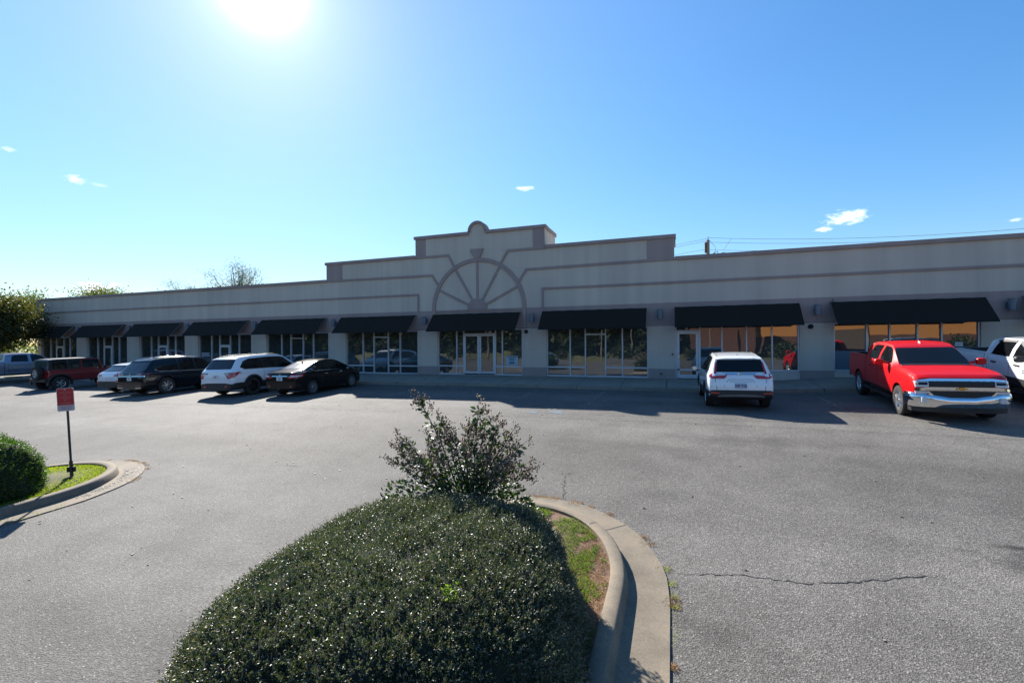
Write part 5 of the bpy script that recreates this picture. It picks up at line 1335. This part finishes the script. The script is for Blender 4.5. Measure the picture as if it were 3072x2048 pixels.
c.line('trunk_seam', [(-.62, 1.03), (-.60, .95), (-.46, .73), (.46, .73), (.60, .95), (.62, 1.03)], 'x', -1, mirror=False, w=.004)
c.line('door_seam', [(-.80, 1.0), (-.86, .60), (-.75, .34), (.10, .33), (.15, .94)], 'y', w=.004); c.line('door_seam', [(.1, .33), (1.0, .33), (1.03, .90)], 'y', w=.004)
for x in (-.40, .62): c.decal('door_handle', M_CHROME, [[(x - .2, .845), (x, .845), (x, .87), (x - .2, .87)]], 'y', 1, off=.028, mirror=True, depth=.03)
c.decal('reflector', M_REDD, [[(.52, .42), (.62, .42), (.62, .50), (.52, .50)]], 'x', -1, off=.01, mirror=True)
c.wheels(wd=.20, rim=.215, n=10); c.mirror(.86, .86, .97, M_BROWNP, (.11, .17, .12)); antenna(c, -.95, M_BROWNP)
c.place(-15.92, 17.2, math.radians(92.5))

# boxy off-roader with a spare wheel
S = dict(top=[(-1.98, 1.21), (-1.965, 1.24), (-1.93, 1.74), (-1.88, 1.80), (-1.5, 1.835), (.30, 1.845), (.48, 1.80), (.86, 1.28), (.9, 1.25), (2.0, 1.16), (2.12, 1.12), (2.16, 1.0)],
         belt=[(-1.98, 1.15), (-1.9, 1.17), (.8, 1.17), (.9, 1.14), (2.0, 1.06), (2.16, .94)],
         w=[(-1.98, .78), (-1.9, .79), (.9, .79), (1.3, .74), (2.16, .66)], wt=[(-1.98, .75), (-1.93, .72), (-1.8, .70), (.45, .69), (.86, .70), (1.2, .62), (2.16, .54)],
         bot=[(-1.98, .50), (2.16, .50)], wheels=[1.475, -1.475], R=.405, track=.80, crown=.04, gap=.09, sharp=26, tumble=.975)
S['matfn'] = lambda x, y, z: 1 if (z > 1.19 and x < -.45) or (z > 1.78 and x < .6) else 0
c = Car('off_road_vehicle', S, [M_JEEP, simple('black hardtop', (.018, .018, .020), .38)], 'dark red boxy off-road vehicle with black hardtop and rear spare wheel', 'car')
c.decal('rear_window', simple('jeep rear glass', (.05, .075, .07), .05, spec=.9, coat=.6), [[(-.56, 1.32), (.56, 1.32), (.54, 1.70), (-.54, 1.70)]], 'x', -1)
for x0, x1, z0 in ((-1.78, -1.12, 1.27), (-.98, -.50, 1.25), (-.34, .44, 1.25)):
    pts = [(x0, z0), (x1 + (.16 if x0 > -.4 else 0), z0), (x1, 1.72), (x0, 1.72)]
    c.decal('side_window', M_CARGL2 if x0 > -1.2 else M_CARGL, [pts], 'y', 1, mirror=True)
c.decal('windshield', M_CARGL2, [[(-.62, 1.32), (.62, 1.32), (.60, 1.76), (-.60, 1.76)]], 'x', 1)
c.line('door_seam', [(-.48, 1.2), (-.48, .60), (-1.0, .62), (-1.05, 1.2)], 'y', w=.007); c.line('door_seam', [(-.42, .60), (.55, .60), (.55, 1.2)], 'y', w=.007)
m = MB()
for sg in (1, -1):
    for xw in (1.475, -1.475):
        vs = []
        for i in range(13):
            t = i / 12; a_ = PI * (1.08 - 1.16 * t); r0, r1 = .485, .545
            for rr_ in (r0, r1):
                for yy in (.74, .94): vs.append((xw + rr_ * 1.1 * math.cos(a_), sg * yy, .42 + rr_ * math.sin(a_)))
        fs = []
        for i in range(12):
            b0, b1 = i * 4, (i + 1) * 4; fs += [(b0, b0 + 1, b1 + 1, b1), (b0 + 2, b1 + 2, b1 + 3, b0 + 3), (b0 + 1, b0 + 3, b1 + 3, b1 + 1), (b0, b1, b1 + 2, b0 + 2)]
        fs += [(0, 2, 3, 1), (48, 49, 51, 50)]
        m.add(vs, fs)
m.build('fender_flare', M_CLAD, c.root)
m = MB(); m.box(-2.14, -1.96, -.80, .80, .50, .68); m.build('rear_bumper', M_CLAD, c.root, bevel=.02)
m = MB(); m.box(-2.03, -1.95, .60, .78, .84, 1.06); m.box(-2.03, -1.95, -.78, -.60, .84, 1.06); m.build('taillight', M_REDD, c.root, bevel=.01)
c.wheels(wd=.26, rim=.225, n=5)
sp_ = c.wheel(0, 1, 0, .395, wd=.24, rim=.225)
sp_.name = 'spare_wheel'; sp_.rotation_euler = (0, 0, math.radians(90)); sp_.location = (-2.12, 0, .60)
c.mirror(.62, .80, 1.24, M_BLK, (.10, .18, .16))
m = MB(); m.box(-2.04, -1.96, -.28, .28, .75, 1.2); m.build('spare_carrier', M_CLAD, c.root)
c.place(-34.9, 17.7, math.radians(90))

# ------------------------------------------------------------------ trees
def tree(name, base, trunk_h, crown, nleaf, lsize, mat, label, seed, cat='tree', group=None, limbs=9, sparse=.5, clump=.5, tr=.16, aspect=.6):
    """crown: (rx, ry, rz, height of crown centre). Leaves sit in clumps at branch ends"""
    rng = np.random.default_rng(seed); root = empty(name, base, label=label, cat=cat, group=group)
    rx, ry, rz, cz = crown; st = MB(); tips = []
    st.tube([(0, 0, -.4), (rng.normal(0, .05), rng.normal(0, .05), trunk_h * .5), (rng.normal(0, .12), rng.normal(0, .12), trunk_h), (rng.normal(0, .2), rng.normal(0, .2), cz + rz * .5)], [tr, tr * .85, tr * .6, tr * .18], 8)
    for k in range(limbs):
        a = 2 * PI * k / limbs + rng.normal(0, .3); el = rng.uniform(-.3, 1.35)
        r = rng.uniform(.55, .98); e = Vector((rx * r * math.cos(a) * math.cos(el), ry * r * math.sin(a) * math.cos(el), cz + rz * r * math.sin(el)))
        s = Vector((0, 0, trunk_h * rng.uniform(.6, 1.1))); mid = s.lerp(e, .5) + Vector((0, 0, .12 * rz)) + Vector(rng.normal(0, .08 * rx, 3))
        st.tube([s, mid, e], [tr * .42, tr * .26, tr * .08], 5, caps=False)
        for j in range(6):
            t = rng.uniform(.35, 1.0); q = (s.lerp(mid, t * 2) if t < .5 else mid.lerp(e, t * 2 - 1)); d = Vector(rng.normal(0, 1, 3)).normalized()
            f = q + Vector((d.x * rx, d.y * ry, abs(d.z) * rz * .8)) * rng.uniform(.2, .42)
            st.tube([q, q.lerp(f, .5) + Vector(rng.normal(0, .03 * rx, 3)), f], [tr * .12, tr * .08, tr * .03], 4, caps=False); tips += [f, q.lerp(f, .6)]
        tips.append(e)
    st.build('trunk', M_BARK, root, smooth=60, fix=False)
    T = np.array([tuple(t) for t in tips]); w = rng.random(len(T)) ** (1 + 2 * sparse); pick = rng.choice(len(T), nleaf, p=w / w.sum())
    sc = clump * min(rx, rz) * .42
    P = T[pick] + rng.normal(0, 1, (nleaf, 3)) * np.array([sc * rx / min(rx, rz), sc * ry / min(rx, rz), sc * .8])
    C = np.array([0, 0, cz]); N = P - C; N /= np.linalg.norm(N, axis=1)[:, None] + 1e-9; N[:, 2] -= .3
    leaf_cloud('crown', P, N, lsize, mat, root, aspect=aspect, spread=1.0, rng=rng)
    return root
tree('dark_tree', (-47.6, 18.6, -.9), 1.8, (2.7, 3.0, 2.3, 4.1), 26000, .17, M_TREE1, 'dark leafy tree overhanging the left end of the building', 21, limbs=16, sparse=.2, clump=.55)
tree('pale_tree', (-97, 42, -.4), 5, (3.6, 3.6, 3.4, 7.9), 6000, .30, M_TREE2, 'yellow green tree top just showing beyond the building end', 22, limbs=12)
G = 'trees rising behind the roof'
tree('broad_tree', (-88, 48, -1), 6, (4.0, 4.0, 3.3, 9.7), 8000, .27, M_TREE2, 'yellow green tree behind the left part of the roof, with small white cloud behind it', 23, limbs=13, group=G)
tree('broad_tree', (-75.2, 48, -1), 6, (2.6, 2.6, 1.7, 9.3), 5000, .26, M_TREE1, 'low dark tree top between the yellow green tree and the thin pale one', 24, limbs=10, group=G)
tree('thin_tree', (-69.2, 48, -1), 7, (3.9, 3.9, 2.6, 10.0), 3600, .12, M_TREE3, 'faint thin-leaved tree behind the roof left of the tallest one', 25, limbs=22, group=G, tr=.14, aspect=.5, clump=.34)
tree('thin_tree', (-58.6, 48, -1), 7, (4.0, 4.0, 3.9, 10.4), 9000, .15, M_TREE3, 'tallest thin-leaved tree standing above the roof line', 26, limbs=30, group=G, tr=.22, aspect=.5, clump=.32)
tree('broad_tree', (-83, 48, -1), 6, (1.2, 1.2, 1.0, 9.3), 900, .26, M_TREE2, 'tiny yellow green tree top poking over the roof edge', 27, limbs=6, group=G)
# bright shrubs seen under the dark tree
for i, (x, y, r, h) in enumerate(((-70, 26, 4.2, 2.4), (-62, 30, 3.4, 2.2), (-80, 30, 5, 2.8))):
    tree('roadside_shrub', (x, y, -.6), .8, (r, r * .8, h * .6, h * .55), 7000, .22, M_TREE2, ['sunlit yellow green shrub under the dark tree at the left edge', 'sunlit shrub nearest the building corner', 'wide sunlit shrub farthest left under the dark tree'][i], 30 + i, cat='shrub', group='sunlit shrubs beyond the building', limbs=12, clump=.7, tr=.06)

# ------------------------------------------------------------------ power pole and lines
root = empty('utility_pole', (2.75, 45, -1.5), label='weathered utility pole with transformer brackets rising behind the roof', cat='utility pole')
m = MB(); m.tube([(0, 0, 0), (0, 0, 12.25)], [.19, .13], 12); m.build('pole', M_WOOD, root, smooth=60)
m = MB(); m.tube([(0, 0, 12.2), (.02, 0, 12.55)], .03, 6); m.build('insulator', M_LAMP, root)
m = MB(); m.box(-.26, -.12, -.12, .1, 11.2, 12.0); m.tube([(-.2, 0, 12.05), (-.2, 0, 11.1)], .09, 8); m.build('switch_box', M_STEM, root)
for k, (x, z) in enumerate(((.55, 10.9), (1.15, 10.8))):
    m = MB(); m.tube([(.1, 0, z - .25), (x, 0, z + .2), (x + .25, 0, z + .25), (x + .3, 0, z - .3), (x - .05, 0, z - .35), (x, 0, z + .15)], .035, 6); m.build('cutout_arm', M_STEM, root)
m = MB(); m.tube([(.05, 0, 12.3), (.6, 0, 11.6), (.62, 0, 11.2)], .012, 4); m.tube([(1.9, 0, 12.2), (1.25, 0, 11.2)], .012, 4); m.build('jumper_wire', M_BLK, root)
def wire(a, b, sag, label, r=.014):
    pts = []
    for i in range(25):
        t = i / 24; pts.append((a[0] + (b[0] - a[0]) * t, a[1] + (b[1] - a[1]) * t, a[2] + (b[2] - a[2]) * t - sag * 4 * t * (1 - t)))
    m = MB(); m.tube(pts, r, 4, caps=False); tag(m.build('power_line', M_SREFL, fix=False), label, 'power line', 'overhead lines behind the building')
wire((2.77, 45, 10.95), (44, 45, 11.3), 1.35, 'topmost overhead line running right from the pole')
wire((2.77, 45, 10.55), (44, 45.6, 10.7), 1.2, 'second overhead line running right from the pole')
wire((2.77, 45, 9.85), (44, 45, 8.2), .6, 'lowest overhead line running right from the pole')
wire((2.77, 45, 10.9), (-34, 48, 9.3), .75, 'topmost overhead line running left from the pole')
wire((2.77, 45, 10.7), (-34, 48, 9.0), .75, 'second overhead line running left from the pole')
wire((2.77, 45, 9.95), (-34, 48, 8.2), .6, 'lowest overhead line running left from the pole')

# ------------------------------------------------------------------ across the street, seen only mirrored in the shop windows
def woods(name, p0, p1, h, n, mat, seed, size=1.5):
    rng = np.random.default_rng(seed); t = rng.random(n); L = math.dist(p0, p1)
    dx, dy = (p1[0] - p0[0]) / L, (p1[1] - p0[1]) / L; s_ = t * L
    top = h * (.76 + .24 * np.sin(s_ * .31 + seed) * np.sin(s_ * .13)); Z = -2.6 + (top + 2) * rng.random(n) ** .8
    o = rng.normal(0, 1., n) - 3 * rng.random(n) - Z * .12
    nx, ny = -dy, dx
    P = np.stack([p0[0] + dx * s_ + nx * o, p0[1] + dy * s_ + ny * o, Z], 1); N = np.stack([nx + rng.normal(0, .4, n), ny + rng.normal(0, .4, n), rng.normal(.2, .4, n)], 1)
    leaf_cloud(name, P, N, size, mat, None, aspect=.7, spread=.8, rng=rng, kind='stuff')
woods('woods', (-110, -58), (12, -58), 14, 42000, M_WOODS, 41)
woods('woods', (-108, 6), (-104, -60), 13, 24000, M_WOODS, 43)
woods('woods', (58, -58), (110, -58), 12, 9000, M_WOODS, 42)
m = MB(); m.box(16, 52, -70, -56, -2, 2.2, 0); m.box(16, 52, -70, -56, 2.2, 8.5, 1); m.box(26, 33, -55.98, -55.8, -2, 3.6, 2)
ob = m.build('orange_store', [simple('red brick', (.11, .05, .035), .9, noise=.2, nscale=2), simple('orange stucco', (.46, .185, .05), .8), simple('brown door', (.10, .07, .05), .7)])
tag(ob, 'orange and brick store across the road, mirrored in the right-hand windows', 'building')
m = MB(); m.box(2.5, 13.5, -52, -50, -2, 6.4); tag(m.build('brick_wall', MATS['red brick']), 'brown brick wall across the road, mirrored in the window behind the white suv', 'wall')

suv_b = copy_tree(bpy.data.objects['parked_suv']); suv_b.location = (-15.2, -11.5, gz(-15.2, -11.5)); suv_b.rotation_euler = (0, 0, math.radians(-84)); suv_b['label'] = 'white suv across the lot, mirrored in the window right of the double doors'
tag(suv_b, cat='car')
sb = tree('verge_shrub', (-30, -43, -2.3), .5, (1.6, 1.4, 1.0, 1.0), 1500, .3, M_WOODS, 'dark shrub on the far verge, mirrored in the shop windows', 61, cat='shrub', group='shrubs on the far verge', limbs=8, clump=.8, tr=.05)
for i, (x, k) in enumerate(((-44, 1.2), (-21, .8), (-10, 1.3), (3, 1.), (17, 1.5), (24, 1.2), (34, 1.), (41, 1.7))):
    q_ = copy_tree(sb); q_.location.x = x; q_.location.y = -43 - (i % 3); q_.scale = (k, k, k)
for i, (x, y) in enumerate(((-38, -46), (-14, -47), (-9, -52), (6, -46), (30, -47))):
    m = MB(); m.tube([(0, 0, 0), (0, 0, 10)], [.16, .11], 10); po = m.build('street_pole', M_KERB, smooth=60); po.location = (x, y, -2.2)
    tag(po, ['pale pole mirrored in the left windows', 'pale pole mirrored right of the double doors', 'second pale pole mirrored right of the double doors', 'pale pole mirrored in the window beside the white suv', 'pale pole before the orange store'][i], 'pole', 'poles across the road')

# ------------------------------------------------------------------ sky, sun, camera
SUN = Vector((-.6132, .5445, .572)).normalized()
world = bpy.data.worlds.new('World'); scn.world = world; world.use_nodes = True
nt = world.node_tree; L = nt.links; bg = nt.nodes['Background']
sky = nt.nodes.new('ShaderNodeTexSky'); sky.sky_type = 'NISHITA'; sky.sun_disc = False
el = math.asin(SUN.z); az = math.atan2(SUN.x, SUN.y)
sky.sun_elevation = el; sky.sun_rotation = az; sky.altitude = 150; sky.air_density = 1.0; sky.dust_density = .12; sky.ozone_density = 2.0
tc = nt.nodes.new('ShaderNodeTexCoord')
# bright air round the sun
dn = node(nt, 'ShaderNodeVectorMath', operation='NORMALIZE'); L.new(tc.outputs['Generated'], dn.inputs[0])
dot = node(nt, 'ShaderNodeVectorMath', operation='DOT_PRODUCT'); L.new(dn.outputs[0], dot.inputs[0]); dot.inputs[1].default_value = SUN
def powr(e, amp):
    mx = node(nt, 'ShaderNodeMath', operation='MAXIMUM'); L.new(dot.outputs['Value'], mx.inputs[0]); mx.inputs[1].default_value = 0
    p = node(nt, 'ShaderNodeMath', operation='POWER'); L.new(mx.outputs[0], p.inputs[0]); p.inputs[1].default_value = e
    q = node(nt, 'ShaderNodeMath', operation='MULTIPLY'); L.new(p.outputs[0], q.inputs[0]); q.inputs[1].default_value = amp
    return q.outputs[0]
def add2(a, b):
    n = node(nt, 'ShaderNodeMath', operation='ADD'); L.new(a, n.inputs[0]); L.new(b, n.inputs[1]); return n.outputs[0]
aur = add2(add2(powr(800, 10.), powr(110, 1.3)), powr(3, .8))
cb = node(nt, 'ShaderNodeCombineColor')
for i, k in enumerate((.93, .98, 1.0)):
    q = node(nt, 'ShaderNodeMath', operation='MULTIPLY'); L.new(aur, q.inputs[0]); q.inputs[1].default_value = k; L.new(q.outputs[0], cb.inputs[i])
hs = node(nt, 'ShaderNodeHueSaturation'); hs.inputs['Saturation'].default_value = 1.3; L.new(sky.outputs['Color'], hs.inputs['Color'])
lum = node(nt, 'ShaderNodeVectorMath', operation='DOT_PRODUCT'); L.new(hs.outputs['Color'], lum.inputs[0]); lum.inputs[1].default_value = (.2, .7, .1)
q1 = node(nt, 'ShaderNodeMath', operation='MULTIPLY_ADD'); L.new(lum.outputs['Value'], q1.inputs[0]); q1.inputs[1].default_value = .12; q1.inputs[2].default_value = 1.
q2 = node(nt, 'ShaderNodeMath', operation='DIVIDE'); q2.inputs[0].default_value = 1.3; L.new(q1.outputs[0], q2.inputs[1])
sc_ = node(nt, 'ShaderNodeVectorMath', operation='SCALE'); L.new(hs.outputs['Color'], sc_.inputs[0]); L.new(q2.outputs[0], sc_.inputs['Scale'])
c = mixc(nt, sc_.outputs[0], cb.outputs[0], mode='ADD')
# a few scraps of fair-weather cloud
for (d, r, amp, st, seed) in (((-.8654, .4322, .2536), .018, 5., (1, 1, 2.), 1), ((-.8875, .3677, .2777), .012, 3., (1, 1, 2.5), 2), ((-.8527, .4579, .2515), .02, 1.6, (1, 1, 4), 3), ((-.2958, .9014, .3162), .028, 6., (1, 1, 4.), 4),
                              ((.2764, .9383, .2077), .044, 9., (1, 1, 2.6), 5), ((.2458, .9499, .1928), .020, 7., (1, 1, 3.), 6), ((.4642, .8695, .1685), .012, 4., (1, 1, 3.), 7), ((-.8793, .4679, .0891), .045, 8., (1, 1, 2.6), 8)):
    sb = node(nt, 'ShaderNodeVectorMath', operation='SUBTRACT'); L.new(dn.outputs[0], sb.inputs[0]); sb.inputs[1].default_value = d
    ml = node(nt, 'ShaderNodeVectorMath', operation='MULTIPLY'); L.new(sb.outputs[0], ml.inputs[0]); ml.inputs[1].default_value = (1 / r, 1 / r, st[2] / r)
    ln = node(nt, 'ShaderNodeVectorMath', operation='LENGTH'); L.new(ml.outputs[0], ln.inputs[0])
    nz = node(nt, 'ShaderNodeTexNoise', i_Scale=2.6, i_Detail=7., i_Roughness=.62, noise_dimensions='4D'); nz.inputs['W'].default_value = seed; L.new(ml.outputs[0], nz.inputs['Vector'])
    ma = node(nt, 'ShaderNodeMath', operation='MULTIPLY_ADD'); L.new(nz.outputs['Fac'], ma.inputs[0]); ma.inputs[1].default_value = 1.9; L.new(ln.outputs['Value'], ma.inputs[2])
    mr = node(nt, 'ShaderNodeMapRange', interpolation_type='SMOOTHSTEP'); mr.inputs['From Min'].default_value = .95; mr.inputs['From Max'].default_value = 1.75; mr.inputs['To Min'].default_value = min(.95, amp / 9); mr.inputs['To Max'].default_value = 0
    L.new(ma.outputs[0], mr.inputs['Value'])
    c = mixc(nt, c, (9.5, 9.8, 10.2), fac=mr.outputs[0])
L.new(c, bg.inputs['Color']); bg.inputs['Strength'].default_value = .079

sl = bpy.data.lights.new('sun', 'SUN'); sl.energy = 5.; sl.angle = math.radians(.53); sl.color = (1, .95, .87)
so = bpy.data.objects.new('sun', sl); COL.objects.link(so); so.rotation_euler = SUN.to_track_quat('Z', 'Y').to_euler(); so.location = (0, 0, 30)

cam = bpy.data.cameras.new('camera'); co = bpy.data.objects.new('camera', cam); COL.objects.link(co); scn.camera = co
cam.sensor_width = 36; cam.lens = 36 * 1049 / 2352; cam.clip_start = .05; cam.clip_end = 4000
YAW = math.atan(378 / 1049)
co.location = (0, 0, 1.77)
co.rotation_euler = (Matrix.Rotation(YAW, 4, 'Z') @ Matrix.Rotation(math.radians(90 - .055), 4, 'X') @ Matrix.Rotation(-.009, 4, 'Z')).to_euler()
scn.view_settings.view_transform = 'Standard'; scn.view_settings.look = 'None'; scn.view_settings.exposure = 1.3; scn.view_settings.gamma = 1
scn.view_settings.use_curve_mapping = False
scn.cycles.max_bounces = 8; scn.cycles.transparent_max_bounces = 8; scn.cycles.sample_clamp_indirect = 6
